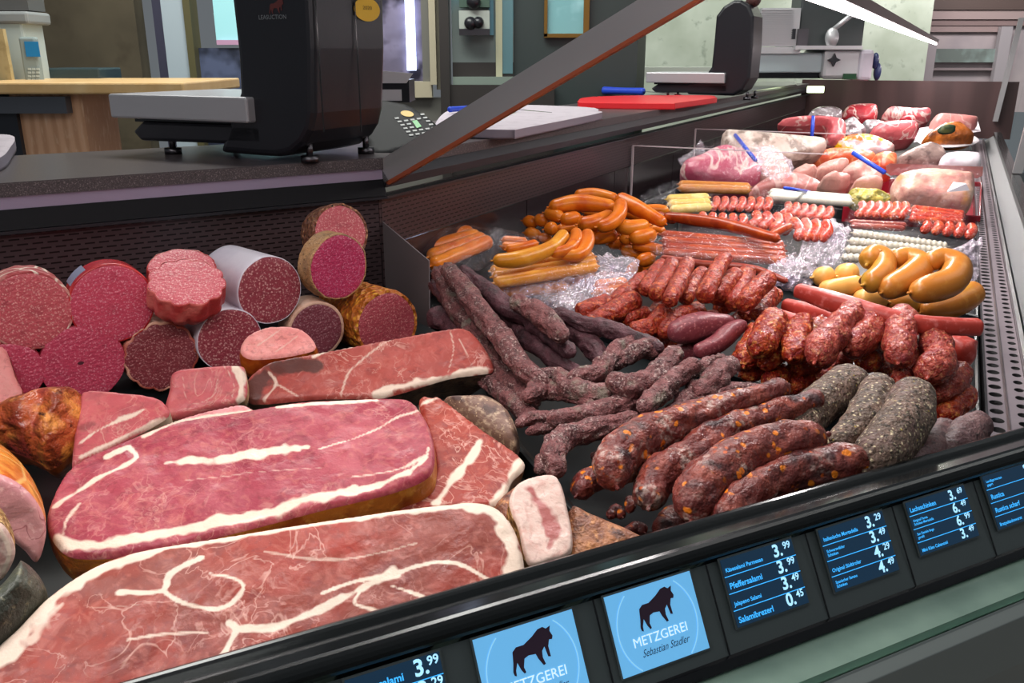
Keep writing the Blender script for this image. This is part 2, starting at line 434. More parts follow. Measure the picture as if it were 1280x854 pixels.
# front rail with the price panel, short side of the counter
LA, LB = W(320, 823, .88), W(1280, 545, .88)
DU = (LB - LA).normalized(); NU = Vector((DU.y, -DU.x, 0)); B0 = W(640, 730, .88); B0 = Vector((B0.x, B0.y, 0))
off = lambda p: (p - B0).dot(NU)
oT, oB = off(W(640, 757, .877)), off(W(640, 923, .80))
oG, oS = off(W(1280, 748, .775)), off(W(1280, 776, .772))
RW0, RW1 = -1.0, .80
def railp(name, prof, m, s0=RW0, s1=RW1, parent=None, smooth=False):
    return MB().prism([B0 + NU * q + Vector((0, 0, h)) + DU * s0 for q, h in prof], DU * (s1 - s0)).build(name, m, parent or ctr, smooth)
arc = lambda cx, cz, r, a0, a1, n=7: [(cx + r * math.cos(R(a0 + (a1 - a0) * i / n)), cz + r * math.sin(R(a0 + (a1 - a0) * i / n))) for i in range(n + 1)]
railp('front_rail', [(-.02, .74), (-.02, .868)] + arc(-.012, .872, .008, 180, 40) + [(-.004, .8755)] + arc(oT - .006, .8695, .0095, 110, -20) + [(oT, .864), (oT - .01, .74)], rail_m)
railp('price_panel', [(oT - .006, .869), (oB, .80), (oB - .03, .795), (oT - .03, .80)], panel_m)
railp('lower_lip', [(oB + .003, .801), (oB + .006, .793), (oB - .02, .788), (oB - .02, .800)], black_gloss)
shelf_m = mat('shelf_green', '#7d9486', .3, [('noise', 14, '#6c8377', .35, .65)], spec=.6, rnd=False)
railp('front_ledge', [(oB - .01, .793), (oB + .035, .786), (oB + .036, .779), (oG, .772), (oG, .74), (oB - .01, .74)], shelf_m)
bevel(railp('bumper_profile', [(oG + .014, .79), (oS - .004, .788), (oS + .004, .782), (oS + .012, .74), (oS + .012, .45), (oG + .014, .45)], mat('bumper_metal', '#8f9793', .32, metal=.6, rnd=False)), .003)
railp('front_panel', [(oG + .008, .45), (oS + .005, .45), (oS + .005, .1), (oG + .008, .1)], steel_d)
railp('base_plinth', [(-.05, .0), (oS - .04, .0), (oS - .04, .1), (-.05, .1)], black_gloss)
# display bed of both wings
G0 = W(1220, 440, .80); gp = G0.dot(N1); s_rm = RM.dot(D1)
bedpts = [Vector((RM.x, RM.y, 0)) - DL * 1.6, Vector((RM.x, RM.y, 0)), Vector((RM.x, RM.y, 0)) + D1 * FAR,
          D1 * (s_rm + FAR) + N1 * (gp + .006), D1 * .75 + N1 * (gp + .006), B0 + DU * RW1 - NU * .02, B0 + DU * RW0 - NU * .02]
MB().prism([Vector((p.x, p.y, .745)) for p in bedpts], (0, 0, .015)).build('display_bed', bed_m, ctr)
# slotted air-return grille along the long wing
def slotted(name, o0, du, dv, nu, wu, wv, rows, m, parent, lift=0):
    """plate nu cells long (along du) with slot holes; rows = list of (v centre, half length, half width)"""
    mb = MB(); K = 16
    edges = [0] + [(rows[i][0] + rows[i + 1][0]) / 2 for i in range(len(rows) - 1)] + [wv]
    for i in range(nu):
        for r, (vc, hl, hw) in enumerate(rows):
            v0, v1 = edges[r], edges[r + 1]; u0, u1 = i * wu, (i + 1) * wu; uc = (u0 + u1) / 2
            outer, inner = [], []
            for k in range(K):
                a = 2 * math.pi * (k + .5) / K; ca, sa = math.cos(a), math.sin(a)
                t = min(((u1 - uc) / abs(ca)), ((v1 - vc) / sa if sa > 0 else (vc - v0) / -sa))
                outer.append(o0 + du * (uc + ca * t) + dv * (vc + sa * t)); inner.append(o0 + du * (uc + ca * hw) + dv * (vc + sa * hl))
            cor = {}
            mb.add(outer + inner, [(k, (k + 1) % K, K + (k + 1) % K, K + k) for k in range(K)])
            c = [o0 + du * x + dv * y for x, y in ((u0, v0), (u1, v0), (u1, v1), (u0, v1))]
            for cc, qa in zip(c, (5, 7, 1, 3)):
                a0 = qa * math.pi / 4; near = sorted(range(K), key=lambda k: (outer[k] - cc).length)[:2]
                mb.add([cc, outer[near[0]], outer[near[1]]], [(0, 1, 2)])
    return mb.build(name, m, parent)
gl = empty('air_return_grille', (G0.x, G0.y, .78), 'pale metal strip with two rows of slots beside the red sausages', 'grille')
GS0 = W(1246, 556, .80).dot(D1)
g0 = D1 * GS0 + N1 * (gp + .012); g0 = Vector((g0.x, g0.y, .80))
slotted('plate', g0, D1, N1, 135, .034, .050, [(.0105, .0085, .0098), (.041, .0062, .0085)], gut_m, gl)
MB().box(g0 + Vector((0, 0, -.02)), D1 * 4.5, N1 * .050, (0, 0, .004)).build('channel', slot_m, gl)
MB().prism([g0 + N1 * .021 + Vector((0, 0, .0003)), g0 + N1 * .0235 + Vector((0, 0, .004)), g0 + N1 * .026 + Vector((0, 0, .0003))], D1 * 4.5).build('ridge', steel, gl)
MB().box(g0 + Vector((0, 0, -.05)) - N1 * .003, D1 * 4.5, N1 * .003, (0, 0, .052)).build('lip', steel_d, gl)
# inner front apron of the long wing, and its rail
apron_m = mat('apron_grey', '#3c3d3f', .5, spec=.3, rnd=False)
a0 = g0 + N1 * .0506
MB().prism([a0, a0 + Vector((0, 0, .012)), a0 + N1 * .006 + Vector((0, 0, .014)), a0 + N1 * .008], D1 * 4.5).build('inner_rail', steel_d, ctr)
MB().prism([a0 + N1 * .008, a0 + N1 * .05 + Vector((0, 0, .03)), a0 + N1 * .056 + Vector((0, 0, .03)), a0 + N1 * .05 - Vector((0, 0, .1)), a0 + N1 * .008 - Vector((0, 0, .1))], D1 * 4.5).build('front_apron', apron_m, ctr)
MB().prism([a0 + N1 * .05 + Vector((0, 0, .03)), a0 + N1 * .05 + Vector((0, 0, .05)), a0 + N1 * .085 + Vector((0, 0, .05)), a0 + N1 * .085 + Vector((0, 0, .0))], D1 * 4.5).build('front_rail', rail_m, ctr)
# end panel of the long wing
e0 = Vector((RM.x, RM.y, .74)) + D1 * FAR - N1 * .05
MB().box(e0, N1 * 1.32, D1 * .02, (0, 0, .355)).build('end_panel', mat('end_brown', '#3d2a2a', .3, [('wave', 1.5, '#4a3434', .3, .8, {'dist': 3})], rnd=False), ctr)

# ---------------- front glass: panes, polished edges, joints
gf = empty('front_glass', (B0.x, B0.y, .77), 'clear upright glass front standing on the ledge before the meat counter', 'glass front')
pane_m = clear_mat('clear_glass')
g_l = B0 + NU * (oG + .004) + Vector((0, 0, .772))
gx = (D1 * 1 + N1 * (gp + .125))                     # a point of the long wing's glass line
def isect(p, d, q, e):
    den = d.x * e.y - d.y * e.x; t = ((q.x - p.x) * e.y - (q.y - p.y) * e.x) / den; return p + d * t
GC = isect(g_l, DU, gx, D1); GC.z = .772
LEANL, LEANR = NU * .03, N1 * .05
gs = g_l + DU * RW0
MB().box(gs, GC - gs, NU * .006, LEANL + Vector((0, 0, .75))).build('pane', pane_m, gf)
MB().box(gs - Vector((0, 0, .0)), GC - gs, NU * .008, Vector((0, 0, .004))).build('polished_edge', glassy, gf)['label'] = 'bright green polished bottom edge'
pg = Vector((GC.x, GC.y, .853)); seg = 1.13
joint_m = mat('joint_grey', '#9a9698', .35, metal=.4, rnd=False)
for k in range(4):
    p = pg + D1 * (k * seg)
    MB().box(p + D1 * .012, D1 * (seg - .024), N1 * .006, LEANR + Vector((0, 0, .66))).build('pane', pane_m, gf)
for P in (W(1257, 292, .86), W(1248, 212, .86), W(1236, 150, .86)):
    q = D1 * P.dot(D1) + N1 * (pg.dot(N1)); q = Vector((q.x, q.y, .853))
    MB().box(q - D1 * .03, D1 * .05, N1 * .03, LEANR + Vector((0, 0, .62))).build('joint_post', joint_m, gf)

# ---------------- light canopies: profile + LED tube, one per wing, and the flat bar that carries them
CE, CS = W(1170, 55, 1.324), W(975, 0, 1.324)
mdir = (Vector((GC.x, GC.y, 0)) - Vector((RM.x, RM.y, 0))).normalized(); mnor = Vector((mdir.y, -mdir.x, 0))
MC = isect(Vector((RM.x, RM.y, 0)), mdir, CE, D1); MC.z = 1.324
def canopy(a, b, label, lab):
    t = empty('light_canopy', (a.x, a.y, 1.32), label, 'counter light', 'LED light bars over the counter')
    d = (b - a).normalized(); n = Vector((d.y, -d.x, 0))
    MB().prism([a + n * -.012 + Vector((0, 0, .0075)), a + n * .012 + Vector((0, 0, .0075)), a + n * .016 + Vector((0, 0, .026)), a + n * -.016 + Vector((0, 0, .026))], b - a).build('profile', mat('canopy_profile', '#6b4a46', .3, metal=.6, rnd=False), t)
    MB().tube([a, a.lerp(b, .5), b], .0065, 12).build('led_tube', led_m, t, True)
    L = bpy.data.lights.new('counter_led', 'AREA'); L.shape = 'RECTANGLE'; L.size = (b - a).length * .96; L.size_y = .012
    L.energy = lab * (b - a).length; L.color = (1, .92, .91); lo = bpy.data.objects.new('counter_led', L); COL.objects.link(lo)
    c = a.lerp(b, .5) + Vector((0, 0, -.0072)); x = d; z = Vector((0, 0, 1)) - n * .2; z = z.normalized(); y = z.cross(x)
    lo.matrix_world = Matrix.Translation(c) @ Matrix((x, y, z)).transposed().to_4x4()
canopy(MC + D1 * .05, CE, 'long glowing LED light bar hanging over the far meat trays', 6.4)
canopy(MC - DL * 1.5, MC - DL * .03, 'LED light bar hanging over the hams and salamis', 3.9)
sup = empty('canopy_support', (RM.x, RM.y, 1.05), 'flat slanting steel bar rising from the worktop corner to the light canopy', 'support bar')
pp = Vector((RM.x, RM.y, 0)) + mdir * .0
q4 = [WP(x, y, pp, mnor) for x, y in ((464, 207), (861, -40), (935, -40), (481, 228))]
MB().prism(q4, mnor * -.006).build('flat_bar', mat('bar_steel', '#a7a5a6', .3, metal=.3, bump=[('noise', 60, .03)], rnd=False), sup)
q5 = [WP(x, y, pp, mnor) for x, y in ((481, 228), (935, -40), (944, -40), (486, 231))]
MB().prism(q5, mnor * -.008).build('edge_reflection', mat('reflection_copper', '#a5502f', .3, spec=.6, rnd=False), sup)['label'] = 'copper red painted reflection along the lower edge'  # copper strip paints the red sausages' reflection onto the bar's edge
MB().prism([WP(x, y, pp, mnor) for x, y in ((456, 208), (472, 203), (486, 226), (478, 234), (462, 226))], mnor * -.012).build('foot', black_pl, sup)

# ================================================================ staff side room
olive = mat('wall_olive', '#4b4334', .55, [('noise', 2.2, '#5f5644', .4, .65), ('noise', 5, '#392f22', .55, .75)], rnd=False)
dgreen = mat('wall_dark_green', '#323c3b', .45, rnd=False)
concrete = mat('wall_concrete', '#b4b9ab', .7, [('noise', 3, '#9fa595', .4, .65), ('noise', 14, '#8b9284', .62, .75)], rnd=False)
beige = mat('frame_beige', '#b3aa92', .5, rnd=False)
greyframe = mat('frame_grey', '#6d6c66', .45, rnd=False)
dkframe = mat('frame_dark', '#34302e', .4, rnd=False)
def pbox(name, x0, y0, x1, y1, Y, m, dep=.04, parent=None, kind=None):
    """upright box seen through the given frame corners, its front at distance Y"""
    a, b = WY(x0, y1, Y), WY(x1, y1, Y); hgt = WY(x0, y0, Y).z - a.z
    o = MB().box(a, (b.x - a.x, 0, 0), (0, dep, 0), (0, 0, hgt)).build(name, m, parent)
    if kind: o['kind'] = kind
    return o
pbox('wall_back', -300, -260, 236, 560, 4.3, olive, .1, kind='structure')
# lit doorway beside the wall
d1 = empty('door_1', WY(265, 500, 4.28), kind='structure')
pbox('frame', 228, -120, 238, 330, 4.26, mat('frame_violet', '#3b3a4c', .5, rnd=False), .1, d1)
pbox('frame', 238, -120, 263, 330, 4.26, mat('frame_pale', '#aebcc4', .45, rnd=False), .1, d1)
pbox('frame', 263, -120, 271, 330, 4.24, mat('frame_olive', '#5c573a', .45, rnd=False), .1, d1)
glow = mat('daylight_pane', '#9fd4d8', .3, [('noise', 3.5, '#e9fbff', .5, .62), ('noise', 2.4, '#4d6f7c', .52, .66)], emis='#8fd0d6', estr=.35, rnd=False)
pbox('glass', 271, -120, 420, 56, 4.3, glow, .02, d1)
pbox('lower_pane', 271, 60, 420, 330, 4.3, mat('pane_dusk', '#5b6480', .3, [('noise', 6, '#2f3444', .45, .6)], rnd=False), .02, d1)
pbox('rail', 271, 50, 420, 56, 4.28, mat('rail_pink', '#c79ab8', .4, rnd=False), .03, d1)
# window onto the lit kitchen
w1 = empty('window_1', WY(500, 330, 4.2), kind='structure')
pbox('pane', 380, -120, 536, 104, 4.24, mat('kitchen_glass', '#6a6478', .15, [('noise', 4, '#8d86a0', .45, .6), ('noise', 7, '#2d2b38', .55, .68)], rnd=False), .02, w1)
pbox('strip_light', 509, -120, 520, 88, 4.22, mat('strip_light', '#dfe6ff', .4, emis='#cfdcff', estr=4.5, rnd=False), .02, w1)
pbox('frame', 529, -120, 538, 110, 4.18, greyframe, .05, w1)
pbox('frame', 538, -120, 546, 106, 4.14, beige, .05, w1)
pbox('frame', 546, -120, 556, 112, 4.18, mat('frame_taupe', '#857f70', .5, rnd=False), .05, w1)
pbox('sill', 380, 102, 540, 122, 4.16, beige, .07, w1)
pbox('apron', 380, 122, 562, 330, 4.2, greyframe, .05, w1)
# dark framed glass door
d2 = empty('door_2', WY(620, 330, 4.1), kind='structure')
pbox('frame', 556, -120, 567, 330, 4.08, dkframe, .12, d2)
pbox('pane', 566, -120, 642, 98, 4.14, mat('door_glass', '#77827f', .2, [('noise', 2.5, '#5f8d97', .5, .62)], rnd=False), .02, d2)
pbox('rail', 566, 96, 645, 106, 4.1, mat('rail_sage', '#7c8a80', .4, rnd=False), .04, d2)
pbox('rail', 566, 78, 642, 96, 4.13, dkframe, .01, d2)
pbox('panel', 566, 106, 690, 330, 4.1, dkframe, .04, d2)
pbox('post', 620, -120, 628, 96, 4.12, mat('post_cream', '#b9b99b', .45, rnd=False), .02, d2)
pbox('post', 611, -120, 617, 44, 4.12, mat('post_teal', '#5d8a9a', .4, rnd=False), .02, d2)
pbox('post', 628, -120, 641, 92, 4.125, mat('post_blue', '#5b7f86', .4, rnd=False), .02, d2)
fn = empty('kitchen_machine', WY(593, 46, 4.1), 'white cased kitchen machine with black knobs seen through the door glass', 'machine')
pbox('casing', 574, 13, 612, 36, 4.06, mat('machine_white', '#a9b0a8', .4, rnd=False), .05, fn)
pbox('base', 574, 36, 612, 44, 4.05, steel_d, .06, fn)
pbox('upper_tray', 574, -30, 612, 9, 4.06, mat('machine_green', '#41584c', .5, rnd=False), .05, fn)
for x, y, r in ((588, 29, 8), (598, 28, 7), (592, 2, 9)):
    c = WY(x, y, 4.05); MB().ell(c, r * MPP(c), .03, r * MPP(c), 14, 8).build('knob', black_pl, fn, True)
# dark green wall with a framed picture, concrete wall and pillar
pbox('wall_middle', 640, -200, 782, 420, 4.15, dgreen, .1, kind='structure')
pf = empty('framed_picture', WY(708, 46, 4.1), 'pale blue picture in a thin golden frame on the dark green wall', 'picture')
pbox('print', 683, -90, 730, 43, 4.13, mat('print_cyan', '#7fb4b8', .2, [('noise', 5, '#a8dbe0', .5, .65)], rnd=False), .012, pf)
gold = mat('gold_frame', '#7a5a22', .35, metal=.3, rnd=False)
for r in ((680, -92, 684, 46), (729, -92, 736, 46), (680, 42, 736, 47)): pbox('frame', *r, 4.115, gold, .03, pf)
pbox('wall_column', 779, -200, 795, 330, 4.6, mat('column_grey', '#7d8478', .6, rnd=False), .3, kind='structure')
pbox('wall_concrete', 788, -240, 1110, 420, 6.9, concrete, .1, kind='structure')
pbox('trim_1', 786, 84, 905, 97, 5.4, mat('ledge_white', '#b8bab0', .5, rnd=False), .15, kind='structure')
# far end of the shop
wf = WY(1160, 70, 7.2)
pbox('wall_far', 1085, -200, 1700, 140, 7.4, mat('far_white', '#b9a9ab', .5, [('noise', 2, '#a5989c', .4, .6)], rnd=False), .1, kind='structure')
for i, (x0, y0, x1, y1, Y, c) in enumerate(((1060, 12, 1700, 24, 7.33, '#a58f8e'), (1060, 24, 1700, 32, 7.35, '#8a7372'), (1075, 33, 1260, 40, 7.36, '#9c8584'), (1040, -8, 1700, 12, 7.31, '#5b4a46'))):
    pbox('beam_%d' % (i + 1), x0, y0, x1, y1, Y, mat('beam', c, .5, rnd=False), .06, kind='structure')
w2 = empty('window_2', WY(1210, 80, 7.3), kind='structure')
pbox('pane', 1168, 61, 1250, 78, 7.34, mat('far_pane', '#6f7672', .3, [('noise', 5, '#8c9a96', .45, .6)], rnd=False), .03, w2)
pbox('sill', 1110, 85, 1250, 88, 7.34, mat('far_sill', '#8a7b7d', .5, rnd=False), .04, w2)
pbox('frame', 1150, 55, 1164, 108, 7.3, mat('far_post', '#a2969a', .5, rnd=False), .05, w2)
pbox('frame', 1240, 33, 1254, 110, 7.3, mat('far_post2', '#a39a9e', .5, rnd=False), .05, w2)

# ---------------- things behind the counter
wood = mat('beech_wood', '#e2b08c', .45, [('wave', 3, '#cf9a76', .2, .9, {'dist': 4}), ('noise', 30, '#e9c2a2', .55, .75)], vscale=(3, 3, .6), rnd=False)
woodtop = mat('beech_top', '#d3ab74', .4, [('noise', 12, '#dfbd8a', .4, .7)], rnd=False)
ch = empty('chopping_block', WY(125, 330, 3.0), 'beech butcher chopping block table with a thick leg, behind the scale', 'table')
a, b = WY(-60, 108, 2.95), WY(229, 108, 2.95); hb = WY(0, 118, 2.95)
bevel(MB().box((a.x, 2.95, hb.z), (b.x - a.x, 0, 0), (0, .62, 0), (0, 0, a.z - hb.z + .012)).build('top', woodtop, ch), .006)
pbox('leg', 86, 115, 166, 560, 3.0, wood, .25, ch)
dk = empty('under_counter', WY(40, 400, 2.9), 'dark grey cabinet under the chopping block top', 'cabinet')
pbox('body', -80, 142, 84, 520, 2.98, mat('cab_navy', '#23262f', .4, rnd=False), .4, dk)
pbox('front', -80, 121, 84, 142, 2.96, mat('cab_grey', '#4a4d55', .35, rnd=False), .42, dk)
ph = empty('cordless_phone', WY(43, 102, 3.25), 'slim silver cordless phone with a blue screen standing on the chopping block', 'phone')
bevel(pbox('handset', 31, 46, 52, 103, 3.3, mat('phone_silver', '#8d9a99', .35, rnd=False), .03, ph), .008)
pbox('screen', 33, 52, 50, 71, 3.296, mat('phone_screen', '#1f5f86', .2, emis='#2f7fb0', estr=.35, rnd=False), .004, ph)
for i in range(4):
    for j in range(3): pbox('key', 35 + j * 5.2, 85 + i * 4.4, 38.6 + j * 5.2, 87.8 + i * 4.4, 3.296, mat('phone_key', '#b7c2c0', .4, rnd=False) if i + j == 0 else bpy.data.materials['phone_key'], .004, ph)
dsp = empty('paper_dispenser', WY(20, 104, 3.3), 'white paper dispenser box with a grey top behind the phone', 'dispenser')
bevel(pbox('body', -40, 26, 40, 106, 3.36, mat('disp_white', '#bfcac6', .5, rnd=False), .15, dsp), .01)
bevel(pbox('cover', -40, 14, 36, 30, 3.35, mat('disp_grey', '#8d9090', .5, rnd=False), .17, dsp), .01)
pbox('grey_block', -40, -30, 36, 13, 3.4, mat('disp_dark', '#5c5a58', .5, rnd=False), .12, dsp).name = 'upper_block'  # plain dark grey block above the cover
wb = empty('wooden_slat', WY(8, 106, 3.28), 'narrow pale wooden board leaning against the white dispenser', 'board')
a = [WY(x, y, 3.28) for x, y in ((-12, 106), (16, 106), (3, 36), (-14, 36))]
MB().prism(a, (0, .02, 0)).build('board', mat('slat_wood', '#bfa878', .5, [('noise', 20, '#a08a5c', .5, .7)], rnd=False), wb)
bx = bevel(pbox('storage_box', 54, 85, 126, 104, 3.5, mat('box_teal', '#2c3d42', .4, rnd=False), .2), .006)
tag(bx, 'low dark teal plastic box at the back of the chopping block', 'box')

# ---------------- scales
def text_geo(s, size=1.0, shear=0.0, align='LEFT', bold=0.0):
    c = bpy.data.curves.new('t', 'FONT'); c.body = s; c.size = size; c.shear = shear; c.align_x = align; c.offset = bold; c.resolution_u = 3
    o = bpy.data.objects.new('t', c); COL.objects.link(o); bpy.context.view_layer.update()
    me = bpy.data.meshes.new_from_object(o.evaluated_get(bpy.context.evaluated_depsgraph_get()))
    v = [(x.co.x, x.co.y) for x in me.vertices]; f = [list(p.vertices) for p in me.polygons]
    bpy.data.objects.remove(o); bpy.data.curves.remove(c); bpy.data.meshes.remove(me); return v, f
def disc(c, u, w, ru, rw, m, name, parent, k=28):
    return link(name, [c + u * ru * math.cos(2 * math.pi * i / k) + w * rw * math.sin(2 * math.pi * i / k) for i in range(k)], [list(range(k))], m, parent, False)
BULL = [(0, .30), (-.05, .10), (-.03, .02), (.02, 0), (.03, .12), (.10, .28), (.16, .10), (.22, 0), (.27, .02), (.24, .14), (.30, .32), (.42, .36), (.60, .34), (.64, .22), (.74, .04), (.80, .06),
        (.76, .22), (.78, .36), (.86, .44), (.90, .20), (.97, .18), (.96, .42), (1.02, .56), (1.10, .55), (1.13, .62), (1.08, .74), (1.12, .86), (1.06, .84), (1.0, .82), (.92, .88), (.78, .86), (.60, .74), (.35, .62), (.15, .62), (.04, .54)]
def make_scale(P0, outline, width, label, platter, base, stickers):
    t = empty('shop_scale', (P0.x, P0.y, 1.07), label, 'scale')
    pr = [WP(x, y, P0, D1) for x, y in outline]; pr = [Vector((p.x, p.y, max(p.z, 1.080))) for p in pr]
    bevel(MB().prism(pr, D1 * width).build('column', black_pl, t), .012, 3)
    e1 = -N1
    ctr_ = P0 + e1 * .12 + D1 * width / 2
    f = lambda a, b, h: Vector((P0.x, P0.y, 0)) + e1 * a + D1 * b + Vector((0, 0, h))
    bevel(MB().box(f(platter[0], platter[2], 1.138), e1 * (platter[1] - platter[0]), D1 * (platter[3] - platter[2]), (0, 0, .044)).build('weighing_plate', mat('plate_steel', '#b4b2b6', .35, metal=.35, rnd=False), t), .004)
    pb = [f(base[0] + .10, base[2], 1.10), f(base[1] - .02, base[2], 1.095), f(base[1], base[2], 1.112), f(base[1] - .03, base[2], 1.132), f(base[0] + .10, base[2], 1.134)]
    bevel(MB().prism(pb, D1 * (base[3] - base[2])).build('base', black_pl, t), .006)
    MB().box(f(platter[0] + .03, platter[2] + .03, 1.13), e1 * (platter[1] - platter[0] - .06), D1 * .1, (0, 0, .01)).build('plate_carrier', black_gloss, t)
    for a, b in ((base[0] + .02, base[2] + .03), (base[1] - .07, base[2] + .03), (base[0] + .02, base[3] - .03), (base[1] - .07, base[3] - .03)):
        p = f(a, b, 1.07); MB().tube([p, p + Vector((0, 0, .012))], .016, 16).tube([p + Vector((0, 0, .012)), p + Vector((0, 0, .034))], .006, 10).build('foot', steel_d, t, True)
    return t, f
SP = W(385, 196, 1.084)
sc1, f1 = make_scale(SP, [(288, -150), (288, 0), (296, 70), (298, 116), (289, 143), (279, 172), (272, 191), (322, 196), (346, 197), (364, 192), (378, 180), (387, 164), (391, 142), (391, 60), (388, 0), (384, -150)], .215,
    'black shop scale with a steel weighing plate standing at the worktop corner', (.11, .45, -.02, .28), (.0, .42, .0, .23), True)
# logo and lettering on the cheek, stickers on the customer side
def on_cheek(x, y, k=.0008): p = WP(x, y, SP, D1); return p - D1 * k
lg = on_cheek(345, 8); s = 20 * MPP(lg)
link('bull_emblem', [lg + N1 * (a - .5) * s + Vector((0, 0, (b - .45) * s)) for a, b in BULL], [list(range(len(BULL)))], mat('emblem_red', '#5d2a28', .5, rnd=False), sc1, False)
tv, tf = text_geo('LEASUCTION', 1, align='CENTER'); s = 7.5 * MPP(lg); lg = on_cheek(341, 24)
link('lettering', [lg + N1 * a * s + Vector((0, 0, b * s)) for a, b in tv], tf, mat('lettering_grey', '#7d8286', .5, rnd=False), sc1, False)
yel = mat('sticker_yellow', '#e3b320', .45, rnd=False)
fp = WP(391, 60, SP, D1) + N1 * .004
q = WP(459, 12, fp, N1); disc(q, D1, Vector((0, 0, 1)), 14 * MPP(q) * 2.0, 14 * MPP(q), yel, 'sticker', sc1)
tv, tf = text_geo('2020', 1, align='CENTER'); s = .009
link('lettering', [q + N1 * .0006 + D1 * a * s * 1.6 + Vector((0, 0, b * s)) for a, b in tv], tf, mat('sticker_print', '#7a5c12', .5, rnd=False), sc1, False)
for (x0, x1) in ((404, 406), (451, 453)):
    a, b = WP(x0, -60, fp, N1), WP(x0, 165, fp, N1)
    MB().box(b, D1 * .003, N1 * .0005, (0, 0, a.z - b.z)).build('seam', black_gloss, sc1)
slab('keypad', None, None, [(462, 128), (498, 126), (522, 136), (549, 160), (523, 180), (462, 190)], (505, 156), 1.118, n=(-.05, -.5, .85), thick=.04, face=mat('keypad_black', '#141417', .6, spec=.2, rnd=False), side=black_pl, names=('keypad', 'keypad_body'), parent=sc1, und=0, rnd=.006, step=5)
kn = Vector((-.05, -.5, .85)).normalized(); kp = W(505, 156, 1.118) + kn * .0012
ku = Vector((1, 0, 0)); ku = (ku - kn * ku.dot(kn)).normalized(); kw = kn.cross(ku)
for (x, y, rx, ry, m_, nm) in ((509, 142, 9, 4.5, yel, 'sticker'),): q = WP(x, y, kp, kn); disc(q, (ku - kw * .35).normalized(), kw, rx * MPP(q), ry * MPP(q) * 1.4, m_, nm, sc1)
link('green_key', [WP(x, y, kp, kn) for x, y in ((515, 151), (521, 150), (527, 158), (521, 160))], [(0, 1, 2, 3)], mat('key_green', '#3fae4f', .4, rnd=False), sc1, False)
mb = MB()
for i in range(6):
    for j in range(5):
        x, y = 493 + j * 8 + i * 3.6, 147 + i * 4.2 - j * 1.2
        if abs(x - 521) < 8 and abs(y - 155) < 6 or abs(x - 509) < 10 and abs(y - 142) < 6: continue
        mb.add([WP(x + a, y + b, kp, kn) for a, b in ((0, 0), (5, -.6), (6, 1.2), (1, 1.8))], [(0, 1, 2, 3)])
mb.build('key_print', mat('key_print', '#a9aaa9', .5, rnd=False), sc1)
pbox('label_printer', 470, 100, 512, 128, 2.05, black_pl, .12, sc1)
pbox('paper_roll', 470, 112, 502, 126, 2.045, mat('paper_white', '#cfc9cc', .6, rnd=False), .01, sc1)
a = [WY(x, y, 2.04) for x, y in ((470, 104), (508, 104), (516, 92), (470, 88))]
MB().prism(a, (0, .004, 0)).build('label_paper', bpy.data.materials['paper_white'], sc1)

SP2 = W(938, 121, 1.085)
sc2, f2 = make_scale(SP2, [(917, 0), (904, 8), (895, 20), (892, 56), (889, 84), (878, 100), (858, 103), (858, 118), (916, 120), (928, 113), (937, 98), (941, 56), (942, 20), (936, 6), (926, 0)], .2,
    'black shop scale with a rounded column standing farther along, behind the red board', (.11, .46, -.02, .26), (.0, .44, .0, .22), False)
hp = WP(935, 8, SP2, D1); MB().ell(hp + D1 * .1 + Vector((0, 0, .03)), .03, .05, .03).build('pole_head', mat('pole_red', '#5b3a38', .5, rnd=False), sc2, True)

# ---------------- boards and knives on the worktop
slab('cutting_board', 'thick grey plastic cutting board on the worktop behind the slanting bar', 'cutting board', [(545, 152), (562, 137), (600, 132), (660, 131), (738, 134), (748, 138), (747, 141), (655, 159), (640, 161), (588, 160), (552, 158)], (650, 145), 1.094, thick=.02,
     face=mat('board_grey', '#c1b5bd', .5, [('noise', 25, '#b0a4ac', .5, .7)], rnd=False), names=('surface', 'edge'), side=mat('board_edge', '#8d8390', .5, rnd=False), und=0, rnd=.002, bot=1, group='cutting boards')
slab('cutting_board', 'bright red plastic cutting board on the worktop before the second scale', 'cutting board', [(723, 125), (735, 121), (800, 119), (885, 119), (893, 121), (893, 122), (845, 128), (836, 129), (735, 128), (724, 127)], (810, 124), 1.092, thick=.02,
     face=mat('board_red', '#e2242c', .4, rnd=False), names=('surface', 'edge'), und=0, rnd=.002, bot=1, group='cutting boards')
slab('cutting_board', 'grey board edge jutting in beside the speckled worktop end, far from the bar', 'cutting board', [(-60, 180), (-30, 168), (12, 168), (18, 172), (14, 180), (-4, 196), (-60, 200)], (0, 182), 1.094, thick=.02,
     face=bpy.data.materials['board_grey'], names=('surface', 'edge'), side=bpy.data.materials['board_edge'], und=0, rnd=.003, bot=1, group='cutting boards')
blue = mat('handle_blue', '#2748c4', .35, rnd=False)
blade_m = mat('blade_steel', '#a9abb0', .25, metal=1, rnd=False)
def knife(label, a, b, rpx, h, tip=None, group='blue handled knives'):
    p = W(a[0], a[1], h); t = empty('knife', p, label, 'knife', group)
    v, f, _, _ = sausage_geo([a, ((a[0] + b[0]) / 2, (a[1] + b[1]) / 2), b], [rpx * 1.05, rpx * .9, rpx], h, lump=0, nub=(0, 0), cap=.6); link('handle', v, f, blue, t)
    if tip:
        A, B = W(b[0], b[1], h), W(tip[0], tip[1], h); d = (B - A).normalized(); s = d.cross(Vector((0, 0, 1))).normalized(); w_ = rpx * MPP(A)
        MB().prism([A + s * w_ * .8, A - s * w_ * .8, B - s * w_ * .2, B + s * w_ * .1], (0, 0, .0015)).build('blade', blade_m, t)
knife('knife with a blue handle lying on the grey cutting board', (561, 137), (598, 134), 3.4, 1.106, (640, 139))
knife('knife with a blue handle lying on the red cutting board', (753, 113), (806, 114.5), 4.6, 1.102, (850, 118))
